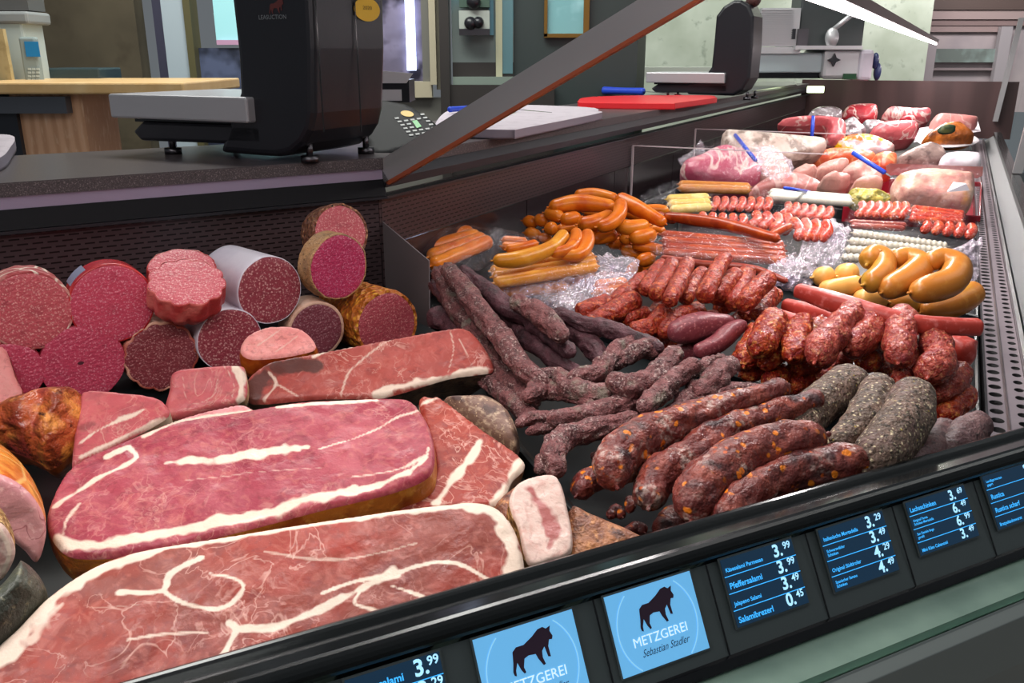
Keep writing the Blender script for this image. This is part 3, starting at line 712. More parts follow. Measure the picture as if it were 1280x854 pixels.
pk = empty('paring_knife', W(640, 138, 1.1), 'small knife with a lime green handle lying on the grey cutting board', 'knife')
v, f, _, _ = sausage_geo([(622, 141), (634, 139), (644, 137)], [2.6, 2.8, 2.4], 1.102, lump=0, nub=(0, 0)); link('handle', v, f, mat('handle_lime', '#8fd03c', .35, rnd=False), pk)
A, B = W(644, 137, 1.1), W(690, 141, 1.1); MB().prism([A + Vector((0, .008, 0)), A - Vector((0, .008, 0)), B], (0, 0, .0015)).build('blade', blade_m, pk)

# ---------------- slicer
YS = 5.3
sl = empty('meat_slicer', WY(1020, 100, YS), 'large pale grey meat slicer with a ridged guard at the far worktop end', 'slicer')
enamel = mat('slicer_enamel', '#b3bcc0', .3, rnd=False); alu = mat('slicer_alu', '#c3bfc2', .35, metal=.5, rnd=False)
bevel(pbox('body', 940, 66, 1052, 91, YS, enamel, .35, sl), .01)
bevel(pbox('motor_housing', 1027, 62, 1088, 99, YS - .03, alu, .4, sl), .02)
bevel(pbox('end_cover', 1072, 62, 1090, 101, YS - .05, mat('cover_lilac', '#b9adb9', .35, rnd=False), .3, sl), .02)
pbox('deck', 945, 59, 1000, 67, YS - .02, alu, .35, sl); pbox('shelf', 994, 57, 1078, 62, YS - .05, alu, .4, sl)
pbox('plinth', 945, 90, 1072, 98, YS + .02, black_gloss, .3, sl)
pbox('display', 1054, 92, 1070, 99, YS - .04, mat('slicer_display', '#17301f', .3, emis='#1c5c30', estr=.2, rnd=False), .02, sl)
gd = pbox('blade_guard', 949, 10, 997, 58, YS, alu, .06, sl)
mb = MB()
for i in range(16):
    a, b = WY(951, 13 + i * 2.7, YS - .012), WY(992, 13 + i * 2.7, YS - .012); mb.box(a, b - a, (0, .014, 0), (0, 0, .006))
mb.build('ridges', alu, sl)
pbox('grip', 990, 36, 994, 49, YS - .02, black_pl, .02, sl)
bevel(pbox('carriage', 997, -25, 1078, 58, YS + .03, mat('slicer_dark', '#3a3d3e', .35, rnd=False), .2, sl), .01)
pbox('carriage_side', 996, 36, 1009, 60, YS - .02, steel_d, .1, sl)
c = WY(1040, 47, YS - .03); MB().ell(c, .04, .03, .055).tube([c + Vector((0, 0, .04)), c + Vector((.12, 0, .14))], .014).build('arm', alu, sl, True)
c = WY(1043, 75, YS - .05)
MB().add([c + Vector((math.cos(i * math.pi / 4), 0, math.sin(i * math.pi / 4))) * (.038 if i % 2 == 0 else .017) for i in range(8)], [list(range(8))]).prism([c + Vector((math.cos(i * math.pi / 4), .001, math.sin(i * math.pi / 4))) * (.036 if i % 2 == 0 else .016) for i in range(8)], (0, .03, 0)).build('star_knob', black_pl, sl)
c = WY(1094, 76, YS); MB().ell(c, .02, .03, .045).ell(c + Vector((.02, 0, -.06)), .02, .03, .05).build('side_knob', mat('knob_navy', '#252c55', .4, rnd=False), sl, True)
tag(bevel(pbox('small_lamp', 1010, 108, 1030, 116, 5.6, mat('small_lamp', '#f2ffd8', .4, emis='#eaffc9', estr=5, rnd=False), .03), .004), 'short glowing strip lamp under the slicer at the worktop end', 'lamp')
sg = W(955, 105, 1.075)
slab('steel_tray', 'flat steel tray on the worktop between the second scale and the slicer', 'tray', [(935, 108), (950, 102), (994, 102), (996, 105), (940, 113)], (965, 106), 1.08, thick=.01, face=steel, names=('surface', 'edge'), und=0, rnd=.002, bot=1, sharp=True)

# ================================================================ meats of the short wing
def salami_face(name, base, pale, darkc='#5a1a22', sc=1.0):
    return mat(name, base, .42, [('noise', 55, darkc, .55, .8, {'amt': .35}), ('voro', 300 * sc, pale, .40, .16, {'dist': 1.0, 'amt': .8}), ('noise', 420 * sc, pale, .58, .72, {'amt': .7}), ('voro', 120 * sc, darkc, .10, .02, {'amt': .5})],
               [('noise', 260, .25), ('voro', 300, .2)], spec=.45, sss=.0)
def casing(name, base, other, bumpy=.3, rough=.45, extra=()):
    return mat(name, base, rough, [('noise', 26, other, .45, .65)] + list(extra), [('noise', 60, bumpy), ('noise', 240, bumpy * .5)], spec=.5)
f_coarse = salami_face('salami_coarse', '#bb5059', '#e2a19c'); f_red = salami_face('salami_red', '#bf3f58', '#dc8f9c'); f_fine = salami_face('salami_fine', '#b73b55', '#d98291')
f_mag = salami_face('salami_magenta', '#b02f55', '#cf7791'); f_dark = salami_face('salami_dark', '#7c3038', '#b98281'); f_game = salami_face('salami_game', '#8b3440', '#cf9c98', sc=.8)
f_brown = salami_face('salami_brown', '#74343f', '#a87c80'); f_pep = salami_face('salami_orange', '#a1404a', '#c98380'); f_pale = salami_face('salami_pale', '#cc5b66', '#eab3b0')
c_net = casing('casing_net', '#a13438', '#c98a80', .5, extra=[('cell', 26, '#e6d2c2', .05, .02)]); c_red = casing('casing_red', '#a81f28', '#d0413f', .1, .25)
c_white = mat('casing_white', '#d8cfda', .32, [('noise', 18, '#c6bccb', .45, .7)], [('noise', 30, .12)]); c_tan = casing('casing_tan', '#b98a5e', '#7c5a3c', .8, extra=[('voro', 160, '#3c2c22', .25, .1)])
c_rim = casing('casing_cream', '#cfa58e', '#b7846c', .4); c_pep = mat('casing_spice', '#b5611d', .5, [('voro', 95, '#e0a032', .36, .2), ('voro', 120, '#7a2f12', .28, .1), ('noise', 60, '#d98b2b', .55, .68)], [('voro', 90, .9, {'d': .008})])
c_dred = casing('casing_dark_red', '#8c1a28', '#6a1420', .1, .25); c_pepd = mat('casing_pepper', '#7d4a34', .55, [('voro', 150, '#c08a5c', .34, .2), ('voro', 110, '#2d1a16', .3, .12)], [('voro', 110, .9, {'d': .008})])
c_lob = casing('casing_lobed', '#b23a3a', '#d8726a', .4, .35); c_ldk = casing('casing_lobed_dark', '#a8483c', '#d8a48c', .5)
SF0 = W(104, 453, .857)
def salami(label, cx, cy, r, fm, cm, ln=.2, off=0, tilt=0, yaw=0, ry=None, lobes=0, lobe=.0, rim=.955, body=1.0, name='salami'):
    p = WP(cx, cy, SF0 + NL * off, NL); ax = -NL
    ax = Matrix.Rotation(R(yaw), 3, 'Z') @ ax
    side = ax.cross(Vector((0, 0, 1))).normalized(); ax = (Matrix.Rotation(R(-tilt), 3, side) @ ax).normalized()
    up = side.cross(ax).normalized(); rm = r * MPP(p); ry_ = (ry or r) * MPP(p); K = 72
    t = empty(name, p + ax * ln * .5 - Vector((0, 0, ry_)), label, 'salami', 'salami logs stacked at the back')
    sd = Vector((random.uniform(-20, 20), cx, cy))
    def rf(i):
        a = 2 * math.pi * i / K; n_ = 1 + .018 * noise.noise(Vector((math.cos(a) * 2, math.sin(a) * 2, 0)) + sd)
        if lobes: n_ *= 1 - lobe * (1 - abs(math.sin(a * lobes / 2 + .4 * noise.noise(Vector((math.cos(a), math.sin(a), 5)) + sd))) ** .6)
        return a, n_
    def ringpts(s, dz, jag=0):
        o = []
        for i in range(K):
            a, k = rf(i); k *= s
            if jag: k *= 1 + jag * noise.noise(Vector((math.cos(a) * 5, math.sin(a) * 5, dz * 60)) + sd)
            o.append(p + ax * dz + side * (math.cos(a) * rm * k) + up * (math.sin(a) * ry_ * k))
        return o
    rings = [(0, -.001), (.25, -.0008), (.5, -.0006), (.75, -.0003), (rim * .97, 0), (rim, .0006)]
    v, f = [], []
    for s, dz in rings: v += ringpts(max(s, .001), dz)
    for k in range(len(rings) - 1):
        for i in range(K): f.append((k * K + i, k * K + (i + 1) % K, (k + 1) * K + (i + 1) % K, (k + 1) * K + i))
    fixnormals(link('cut_face', v, f, fm, t))
    cr = [(rim, .0004), (.985, .0), (1.0, .004)] + [(1.0 + (body - 1) * q, .004 + (ln - .03) * q) for q in (.1, .2, .3, .4, .5, .6, .7, .8, .9, 1)] + [(body * .8, ln - .01), (body * .4, ln)]
    v, f = [], []
    for s, dz in cr: v += ringpts(s, dz, .03 if cm in (c_net, c_pep, c_pepd, c_tan, c_lob, c_ldk) else 0)
    for k in range(len(cr) - 1):
        for i in range(K): f.append((k * K + i, k * K + (i + 1) % K, (k + 1) * K + (i + 1) % K, (k + 1) * K + i))
    f.append([(len(cr) - 1) * K + i for i in range(K)])
    fixnormals(link('casing', v, f, cm, t)); return t, p, ax, side, up, rm
# black step the logs lie on
stp = SF0.dot(NL) - RM.dot(NL)
a = Vector((RM.x, RM.y, .76)) - DL * 1.6 - NL * .01; b = Vector((RM.x, RM.y, .76)) - DL * .03 - NL * .01
MB().prism([a, a + NL * (stp - .0), a + NL * (stp - .0) + Vector((0, 0, .04)), a + Vector((0, 0, .04))], b - a).build('salami_step', tray_m, ctr)
salami('large coarse salami in a string-netted red skin, upper row, end farthest from the divider', 37, 389, 51, f_coarse, c_net, .075, tilt=0, rim=.94, body=.97)
t, p, ax, side, up, rm = salami('large fine salami in a smooth bright red casing with a grey clip label', 141, 380, 51, f_red, c_red, .06, tilt=0, rim=.95)
lp = lambda q, z, k=1.012: p + ax * z + side * rm * k * math.cos(R(q)) + up * rm * k * math.sin(R(q))
lq = [118 + 6 * i for i in range(6)]
MB().add([lp(q, z, k) for k in (1.012, .99) for z in (.010, .040) for q in lq], [(i, i + 1, i + 7, i + 6) for i in range(5)] + [(12 + i, 18 + i, 19 + i, 13 + i) for i in range(5)] + [(i, 12 + i, 13 + i, i + 1) for i in range(5)] + [(6 + i, 7 + i, 19 + i, 18 + i) for i in range(5)]).build('clip_label', mat('label_grey', '#8a8ea8', .4, rnd=False), t)
salami('short knobbly pale pink salami tilted up, lying between red and white logs', 234, 352, 48, f_pale, c_lob, .06, tilt=58, ry=42, lobes=11, lobe=.13, rim=.97, off=.02)
salami('knobbly pale pink salami end lying behind the short tilted one', 228, 334, 42, f_pale, c_lob, .06, tilt=58, ry=34, lobes=10, lobe=.04, off=-.06)
salami('dark red salami in a white casing, upper log', 338, 363, 43, f_game, c_white, .16, yaw=8, tilt=2, rim=.97)
salami('dark red salami in a white casing, half hidden under the upper white log', 288, 426, 41, f_game, c_white, .17, yaw=0, tilt=0, rim=.97, off=.01)
salami('magenta salami with a thin tan peppered casing on top of the pile by the divider', 424, 334, 42, f_mag, c_tan, .06, yaw=10, tilt=0, rim=.95, off=.0)
salami('topmost salami with a brown peppered crust against the perforated back panel', 426, 291, 37, f_coarse, c_pepd, .08, tilt=14, off=-.07, rim=.9)
salami('fine red salami without visible rim in the lower row, small hole in its cut face', 104, 454, 50, f_fine, c_dred, .2, rim=.985)
salami('red salami with a thin dark rim in the lower row under the netted log', 14, 466, 39, f_fine, c_dred, .2, rim=.97)
salami('dark salami with a lobed edge lying in the lower row', 202, 446, 46, f_dark, c_ldk, .09, lobes=13, lobe=.09, rim=.93)
salami('dark brown salami with a cream casing rim beside the smoked loin', 396, 413, 37, f_brown, c_rim, .07, rim=.90)
salami('salami in a yellow-orange spice crust leaning against the steel divider', 484, 406, 44, f_pep, c_pep, .17, yaw=4, tilt=4, rim=.90, off=.02)
h0 = WP(101, 454, SF0 + NL * .0016, NL); disc(h0, DL, Vector((0, 0, 1)), .004, .0022, mat('hole_dark', '#4a1220', .7), 'pinhole', bpy.data.objects['salami.008'])

# steel divider between the salamis and the dark sausages
dv = [WP(x, y, RM, mnor) for x, y in ((452, 258), (537, 325), (537, 440), (452, 470))]
dq = Vector((RM.x, RM.y, 0)); DVN = Vector((NL.y, -NL.x, 0))
dv = [Vector((WP(x, y, dq, DVN))) for x, y in ((455, 258), (536, 326), (537, 455), (455, 500))]
o = MB().prism(dv, DVN * -.002).build('steel_divider', mat('divider_steel', '#857a7d', .14, metal=.25, rnd=False)); tag(o, 'upright shiny steel divider plate with a slanting top beside the salamis', 'divider')

def ham_mat(name, base, c2, c3, veins=.6, rough=.38, fatc='#d9c2b0', dk='#4a2b26', vs=18):
    return mat(name, base, rough, [('noise', 14, c2, .4, .68, {'dist': .6}), ('noise', 34, c3, .52, .72, {'dist': .8, 'amt': .7}), ('vein', vs, '#cf9f90', .016, .002, {'dist': 1.1, 'detail': 4, 'amt': veins, 'mask': ('noise', 9, .45, .6)}),
        ('vein', vs * 2.3, '#dba79a', .03, .004, {'dist': .8, 'amt': veins * .6, 'mask': ('noise', 13, .5, .62)}), ('voro', 420, '#d9a39c', .12, .04, {'amt': .3}), ('noise', 60, '#c47a6c', .5, .72, {'amt': .35, 'dist': 1.6}), ('noise', 90, '#6a2a30', .54, .74, {'amt': .45, 'dist': 1}), ('attr', 'dark', dk, .2, .9, {'amt': .9}), ('attr', 'fat', fatc, .15, .75)],
        [('noise', 120, .25), ('noise', 28, .2, {'d': .01}), ('vein', vs, .2)], spec=.3, rvar=(40, rough - .08, rough + .16))
h_front = ham_mat('ham_front', '#80382c', '#962f20', '#6a2a26', .6); h_mid = ham_mat('ham_mid', '#8e3342', '#a44c56', '#782636', .35)
h_long = ham_mat('ham_long', '#984038', '#aa5048', '#833632', .9); h_red = ham_mat('ham_red', '#8c2f22', '#9a3c2c', '#762a24', .6); h_cut = ham_mat('ham_cut', '#b45056', '#bf6264', '#a0464c', .5)
h_pink = ham_mat('ham_pink', '#cf8284', '#d89494', '#bd6f76', .2, .34); h_loin = ham_mat('loin_pale', '#dc8480', '#e49a94', '#cf7674', .35, .3)
h_bacon = ham_mat('bacon_face', '#cdb0a4', '#d6bcb0', '#c09a90', .1, .34, dk='#9c4a48')
r_fat = mat('rind_fat', '#d9bfa6', .42, [('noise', 30, '#c58e58', .45, .65), ('noise', 90, '#a87444', .55, .7)], [('noise', 70, .3)])
r_or = mat('rind_orange', '#c1772f', .38, [('noise', 25, '#9c4a1c', .45, .65), ('noise', 60, '#dba04c', .55, .72)], [('noise', 60, .5), ('noise', 180, .3)])
r_dk = mat('rind_dark', '#5c4a3c', .55, [('noise', 35, '#7d6a58', .45, .65), ('noise', 90, '#3a2c24', .5, .68)], [('noise', 60, .5), ('noise', 200, .5)])
r_smk = mat('rind_smoked', '#9a3a14', .3, [('noise', 22, '#c4671f', .45, .65), ('noise', 50, '#5f2210', .52, .7)], [('noise', 60, .5)])
r_herb = mat('rind_herb', '#9b7440', .6, [('voro', 140, '#d2b27a', .3, .15), ('voro', 110, '#4d3a20', .3, .12), ('noise', 40, '#b8752c', .5, .65)], [('voro', 120, .9, {'d': .008})])
r_blk = mat('rind_black', '#33362d', .42, [('noise', 30, '#4e5245', .45, .65), ('noise', 120, '#6f6a50', .6, .72), ('voro', 40, '#7d7a4a', .12, .04, {'amt': .6})], [('noise', 50, .6), ('noise', 220, .4)])
r_spk = mat('rind_speckled', '#7a5a4c', .5, [('noise', 120, '#b59a80', .5, .65), ('noise', 45, '#4f3630', .5, .66), ('voro', 200, '#d3b690', .2, .08)], [('noise', 80, .6)])
r_cure = mat('rind_cured', '#7d4a36', .5, [('noise', 40, '#a5673c', .45, .62), ('noise', 110, '#c98a56', .55, .68), ('noise', 70, '#4a2a24', .55, .7)], [('noise', 60, .6), ('noise', 240, .5)])
HN = (.08, -.40, .91)
GH = 'cut hams on the front trays'
slab('ham', 'largest ham half with a broad white fat rim, lying along the black front rail', 'ham',
     [(-60, 905), (-20, 822), (20, 782), (62, 740), (120, 703), (180, 684), (300, 664), (420, 645), (520, 631), (585, 624), (622, 632), (645, 660), (656, 700), (652, 735), (600, 790), (420, 860), (150, 930)], (350, 740), .858, n=HN, thick=.07,
     face=h_front, side=r_fat, group=GH, step=3, rnd=.008, und=.002, flare=.01, bot=.9,
     fat=[([(-40, 870), (0, 812), (45, 768), (90, 730)], 30), ([(70, 742), (120, 712), (150, 702), (200, 686)], 14), ([(200, 686), (300, 669), (420, 650), (520, 637), (588, 631)], 9), ([(585, 630), (620, 640), (640, 670), (646, 715), (640, 745)], 22),
          ([(148, 741), (203, 739), (212, 718), (251, 698)], 5), ([(203, 739), (231, 755), (277, 760), (304, 737), (295, 725), (262, 718)], 4), ([(286, 778), (295, 787), (277, 824)], 7), ([(295, 785), (340, 785), (403, 760), (472, 725), (495, 718)], 9),
          ([(490, 732), (527, 746), (541, 762)], 3), ([(495, 716), (541, 704), (578, 707), (615, 727)], 4), ([(449, 741), (444, 755), (472, 764)], 4), ([(403, 741), (449, 725), (470, 722)], 4), ([(472, 725), (490, 716)], 14),
          ([(160, 800), (210, 792), (260, 790)], 3, .7), ([(90, 742), (120, 760), (200, 752)], 2, .3), ([(330, 690), (420, 700), (520, 680)], 2.5, .5), ([(40, 800), (55, 775), (78, 755)], 10, .6)])
slab('ham', 'long pink ham half with a white streak through its middle, second from the front rail', 'ham',
     [(58, 655), (62, 625), (88, 582), (140, 556), (215, 527), (300, 513), (370, 501), (430, 498), (480, 496), (512, 499), (530, 518), (541, 545), (543, 575), (533, 594), (490, 612), (400, 634), (300, 660), (180, 688), (104, 694), (74, 684)], (300, 600), .862, n=(.06, -.32, .945), thick=.05,
     face=h_mid, side=r_or, group=GH, step=3, rnd=.006, und=.003, flare=.02, bot=.97,
     fat=[([(207, 580), (260, 574), (340, 564)], 9), ([(260, 575), (320, 567), (372, 562)], 14), ([(360, 563), (384, 558)], 6), ([(69, 633), (115, 603), (150, 585), (171, 570), (160, 558)], 6), ([(134, 571), (159, 559)], 7), ([(74, 672), (106, 682), (161, 676), (258, 655), (340, 638), (403, 620), (440, 613)], 13), ([(400, 622), (472, 606), (510, 592)], 7), ([(510, 592), (530, 576), (536, 560)], 3, .8), ([(347, 508), (420, 503), (470, 501)], 6),
          ([(180, 545), (221, 528), (262, 520)], 5), ([(400, 560), (450, 545), (500, 520), (524, 512)], 2.5, .7), ([(80, 668), (84, 650), (100, 630)], 3, .7), ([(440, 596), (500, 588), (532, 570)], 3, .7), ([(230, 600), (330, 590), (400, 585)], 2, .4)],
     dark=[([(100, 585), (180, 556), (300, 530)], 6, .35)])
slab('ham', 'dark red ham piece with a slanting white streak and fat edge, behind the bacon', 'ham',
     [(524, 501), (540, 495), (553, 497), (600, 533), (655, 574), (640, 600), (622, 628), (560, 634), (480, 634), (535, 598), (543, 575)], (575, 565), .850, n=(.1, -.36, .92), thick=.05,
     face=h_red, side=r_fat, group=GH, step=3, rnd=.005, fat=[([(546, 628), (566, 600), (590, 570), (600, 552)], 9), ([(654, 576), (640, 600), (620, 628)], 14), ([(528, 505), (545, 498)], 6, .7)])
slab('ham', 'long flat ham half with a dark smoked end lying before the salamis', 'ham',
     [(305, 485), (311, 470), (330, 455), (345, 449), (400, 439), (470, 426), (545, 412), (580, 409), (598, 422), (614, 446), (617, 462), (600, 466), (560, 472), (500, 490), (470, 496), (400, 497), (330, 503), (310, 500)], (460, 458), .866, n=(.12, -.62, .78), thick=.06,
     face=h_long, side=r_dk, group=GH, step=2.5, rnd=.006, fat=[([(426, 493), (437, 465), (465, 440), (490, 423)], 1.4, .6), ([(470, 493), (500, 483), (546, 475), (591, 464), (606, 464)], 9), ([(563, 414), (567, 437), (560, 466)], 1.2, .55), ([(574, 423), (591, 458), (600, 462)], 1.2, .5), ([(330, 500), (345, 480), (336, 465)], 3, .6), ([(345, 480), (372, 495)], 2, .5), ([(392, 446), (410, 438), (440, 434)], 4, .8)],
     dark=[([(316, 488), (326, 472)], 34), ([(348, 460), (372, 458), (392, 460)], 20)])
slab('ham', 'small square ham cut with a fat edge standing before the white salami logs', 'ham',
     [(206, 522), (210, 485), (216, 463), (250, 457), (296, 455), (305, 463), (304, 498), (260, 512)], (255, 488), .862, n=(.1, -.75, .65), thick=.06, face=h_cut, side=r_fat, group=GH, step=2.5, rnd=.008,
     fat=[([(293, 458), (301, 475), (300, 498)], 9), ([(280, 457), (292, 478), (290, 497)], 1.4, .5), ([(228, 470), (232, 495), (244, 505), (266, 495), (272, 475)], 1, .35)])
slab('ham', 'bright pink wedge of ham behind the long pink half, beside the charred roast', 'ham',
     [(88, 580), (97, 505), (104, 488), (130, 487), (185, 493), (204, 502), (207, 520), (150, 552), (100, 578)], (150, 520), .862, n=(.1, -.6, .8), thick=.06, face=h_cut, side=r_fat, group=GH, step=2.5, rnd=.006,
     fat=[([(100, 555), (120, 540), (150, 525)], 2.5, .8), ([(150, 524), (165, 520), (180, 512)], 4, .8), ([(100, 572), (150, 548), (206, 522)], 4, .7)], dark=[([(103, 535), (118, 530)], 10, .5)])
slab('ham', 'thin pale ham slice showing its edge between the long pink half and the square cut', 'ham',
     [(196, 534), (240, 518), (296, 505), (312, 508), (318, 514), (300, 520), (230, 532)], (262, 518), .872, n=HN, thick=.03, face=h_pink, side=r_fat, group=GH, step=2.5, rnd=.004, fat=[([(205, 530), (260, 521), (312, 514)], 4, .9)])
slab('cured_meat', 'speckled brown cured meat end lying behind the dark red ham', 'cured meat',
     [(553, 497), (590, 491), (612, 493), (637, 510), (651, 540), (650, 556), (640, 560), (600, 536)], (605, 520), .842, n=(.1, -.5, .85), thick=.05, face=r_spk, side=r_spk, step=3, rnd=.02, dome=.012, names=('top', 'underside'))
# smoked loin by the salamis
slab('smoked_loin', 'smoked pork loin with a pale pink cut face and glossy orange brown skin', 'smoked meat',
     [(300, 437), (308, 420), (330, 409), (352, 407), (375, 410), (390, 422), (394, 434), (380, 440), (345, 446), (312, 447)], (347, 428), .882, n=(.08, -.48, .87), thick=.045, face=h_loin, side=r_smk, step=2, rnd=.004, flare=.08, bot=.95, fat=[([(322, 432), (350, 412)], 1.6, .5), ([(345, 440), (372, 420)], 1.6, .5)])
slab('smoked_loin', 'pale slice of boiled ham at the frame edge beside the lower red salami', 'ham',
     [(-40, 425), (0, 424), (8, 440), (18, 470), (26, 492), (0, 512), (-40, 520)], (-5, 470), .866, n=(.25, -.7, .65), thick=.05, face=h_loin, side=r_smk, step=3, rnd=.006)
# charred roast with ridges
slab('roast_pork', 'charred orange red roast with dark ridges lying before the salamis', 'roast',
     [(-20, 510), (10, 492), (40, 484), (70, 478), (88, 477), (99, 486), (103, 503), (97, 530), (78, 553), (54, 572), (34, 562), (0, 548), (-20, 545)], (45, 522), .868, n=(.1, -.6, .8), thick=.05,
     face=mat('roast_skin', '#b4532c', .34, [('wave', 9, '#6d2414', .6, .95, {'dist': 9, 'amt': .7}), ('noise', 40, '#dd8a3a', .5, .66), ('noise', 24, '#a13c34', .52, .66), ('noise', 70, '#3f1a10', .62, .74)], [('wave', 9, .8, {'dist': 9, 'd': .012}), ('noise', 60, .7, {'d': .01}), ('noise', 160, .4)], rvar=(40, .2, .5)), side=r_smk,
     step=2.5, rnd=.03, dome=.02, und=.006, names=('crust', 'underside'), bot=.7)
# rolled roast ham: orange skin, pink cut face
slab('boiled_ham', 'boiled ham with a netted glossy orange skin and a broad pale pink cut face', 'ham',
     [(-40, 590), (-10, 592), (20, 604), (44, 626), (58, 655), (56, 685), (46, 706), (30, 690), (0, 668), (-40, 650)], (10, 645), .882, n=(.55, -.82, .12), thick=.14, face=mat('boiled_face', '#cf9493', .36, [('noise', 12, '#c28488', .42, .66), ('vein', 10, '#9c5a5e', .008, .001, {'dist': 1.5}), ('noise', 200, '#dcaaa6', .55, .7)], [('noise', 160, .15)]), side=mat('boiled_skin', '#d9822c', .28, [('noise', 16, '#b9521c', .45, .65), ('cell', 20, '#eab668', .06, .02), ('noise', 40, '#e9a34a', .55, .7)], [('cell', 20, .6, {'d': .01}), ('noise', 50, .3)], spec=.6),
     step=3, rnd=.006, flare=.16, bot=.9, group=GH)
slab('pepper_ham', 'pale cut ham in a coarse pepper crust at the frame edge', 'ham', [(-30, 655), (0, 656), (14, 672), (20, 692), (14, 712), (0, 730), (-30, 740)], (-2, 692), .895, n=(.55, -.82, .15), thick=.07, face=h_bacon, side=r_herb, step=2.5, rnd=.006, flare=.12,
     fat=[([(0, 662), (12, 690), (4, 715)], 4)], dark=[([(-6, 690), (2, 700)], 10, .6)])
slab('cured_meat', 'greenish black dried meat beside the largest ham', 'cured meat', [(-40, 735), (-10, 728), (14, 702), (24, 690), (46, 706), (55, 735), (40, 760), (0, 805), (-40, 830)], (8, 755), .872, n=(.3, -.55, .78), thick=.07, face=r_blk, side=r_blk, step=3, rnd=.03, dome=.015, und=.004, names=('top', 'underside'))
# bacon and cured piece by the rail
slab('bacon_roll', 'round bacon piece with a white and pink cut face and peppery orange rind', 'bacon',
     [(637, 622), (646, 604), (664, 595), (690, 592), (702, 604), (711, 640), (716, 668), (713, 690), (690, 700), (664, 705), (655, 690), (648, 658), (640, 640)], (678, 650), .868, n=(.05, -.42, .90), thick=.05, face=h_bacon, side=r_herb, step=2, rnd=.004, flare=.05, bot=1,
     dark=[([(664, 612), (678, 636), (690, 668)], 15, 1), ([(692, 664), (686, 684)], 7, .8), ([(657, 632), (660, 650)], 5, .35)])
slab('cured_meat', 'flat brown cured meat slab by the front rail beside the bacon roll', 'cured meat', [(712, 632), (740, 640), (770, 652), (800, 666), (816, 676), (760, 700), (700, 722), (706, 690)], (752, 672), .846, n=(.05, -.4, .9), thick=.05, face=r_cure, side=r_or, step=2.5, rnd=.01, dome=.006, und=.003, names=('top', 'underside'))
slab('cured_meat', 'small brown meat end peeping out between bacon roll and dark red ham', 'cured meat', [(618, 628), (640, 606), (655, 602), (660, 612), (648, 640), (640, 660), (625, 650)], (640, 630), .835, n=(.05, -.5, .85), thick=.05, face=r_cure, side=r_cure, step=3, rnd=.015, dome=.006, names=('top', 'underside'))

# ================================================================ sausages of the long wing
m_stick = mat('dried_sausage', '#693c3c', .6, [('noise', 30, '#85504f', .42, .62), ('noise', 16, '#4a2a2c', .52, .7), ('noise', 120, '#c4aca4', .52, .66, {'amt': .75, 'mask': ('noise', 16, .46, .58)}), ('noise', 150, '#2e1a1d', .54, .70, {'amt': .8}), ('noise', 14, '#7d7c6c', .58, .70, {'amt': .6})], [('noise', 40, .8, {'d': .008}), ('noise', 140, .8)], spec=.4, k=2.6)
m_stick2 = mat('dried_sausage_dark', '#4a2b31', .5, [('noise', 30, '#643d44', .45, .65), ('noise', 18, '#2c1a1e', .52, .7), ('noise', 240, '#8f7a7a', .6, .74, {'amt': .5})], [('noise', 45, .6, {'d': .007}), ('noise', 220, .4)], spec=.35, k=2.6)
m_chor = mat('chorizo_skin', '#662a26', .4, [('noise', 22, '#8c4438', .45, .64), ('noise', 16, '#3c2426', .52, .68), ('noise', 70, '#c2aea4', .48, .66, {'amt': .75, 'mask': ('noise', 11, .52, .64)}), ('noise', 80, '#2d1617', .55, .72, {'amt': .5}), ('voro', 30, '#e07a1a', .27, .19, {'dist': .9, 'mask': ('noise', 7, .42, .48)}), ('voro', 36, '#b8501c', .19, .10, {'dist': .9, 'mask': ('noise', 9, .44, .54)}), ('noise', 11, '#5a5a52', .62, .74, {'amt': .5})],
             [('noise', 30, .7, {'d': .01}), ('noise', 100, .4)], spec=.36, rvar=(18, .22, .6), k=2.2)
m_grey = mat('grey_salami_skin', '#5f4c42', .6, [('noise', 20, '#7a5f52', .42, .62), ('voro', 90, '#d2c09c', .30, .16, {'dist': 1.2}), ('noise', 90, '#332a22', .53, .66), ('noise', 220, '#a8987f', .6, .72, {'amt': .7}), ('noise', 14, '#6e4a48', .55, .7, {'amt': .6}), ('voro', 34, '#c0a63a', .10, .04, {'amt': .7})], [('noise', 50, .8, {'d': .008}), ('voro', 90, .4), ('noise', 160, .7)], spec=.35, k=2)
m_purple = mat('purple_salami_skin', '#59373a', .5, [('noise', 24, '#75504f', .45, .64), ('noise', 60, '#3a2427', .54, .68), ('noise', 200, '#a0887c', .58, .7, {'amt': .6})], [('noise', 30, .8, {'d': .008}), ('noise', 180, .4)], k=2.5)
m_red = mat('red_sausage_skin', '#8c2010', .28, [('noise', 26, '#b8481f', .44, .62), ('noise', 18, '#7e2226', .52, .68), ('noise', 50, '#e0924a', .56, .66, {'amt': .85}), ('noise', 80, '#6e1a18', .54, .66, {'amt': .8})], [('noise', 30, .9, {'d': .01}), ('noise', 90, .5)], spec=.36, rvar=(24, .15, .42), k=3)
m_redp = mat('red_sausage_pale', '#8f2e24', .34, [('noise', 30, '#b24c3c', .44, .62), ('noise', 20, '#8f3236', .54, .7), ('noise', 55, '#d98f66', .56, .68, {'amt': .75}), ('noise', 90, '#6b2226', .54, .66, {'amt': .75})], [('noise', 32, .9, {'d': .009}), ('noise', 90, .5)], spec=.36, rvar=(24, .18, .48), k=3)
m_rods = mat('red_stick_skin', '#842012', .32, [('noise', 30, '#a83a26', .44, .62), ('noise', 50, '#d0703c', .54, .66, {'amt': .9}), ('noise', 70, '#671a16', .53, .66)], [('noise', 40, .8, {'d': .008}), ('noise', 100, .5)], spec=.36, k=3)
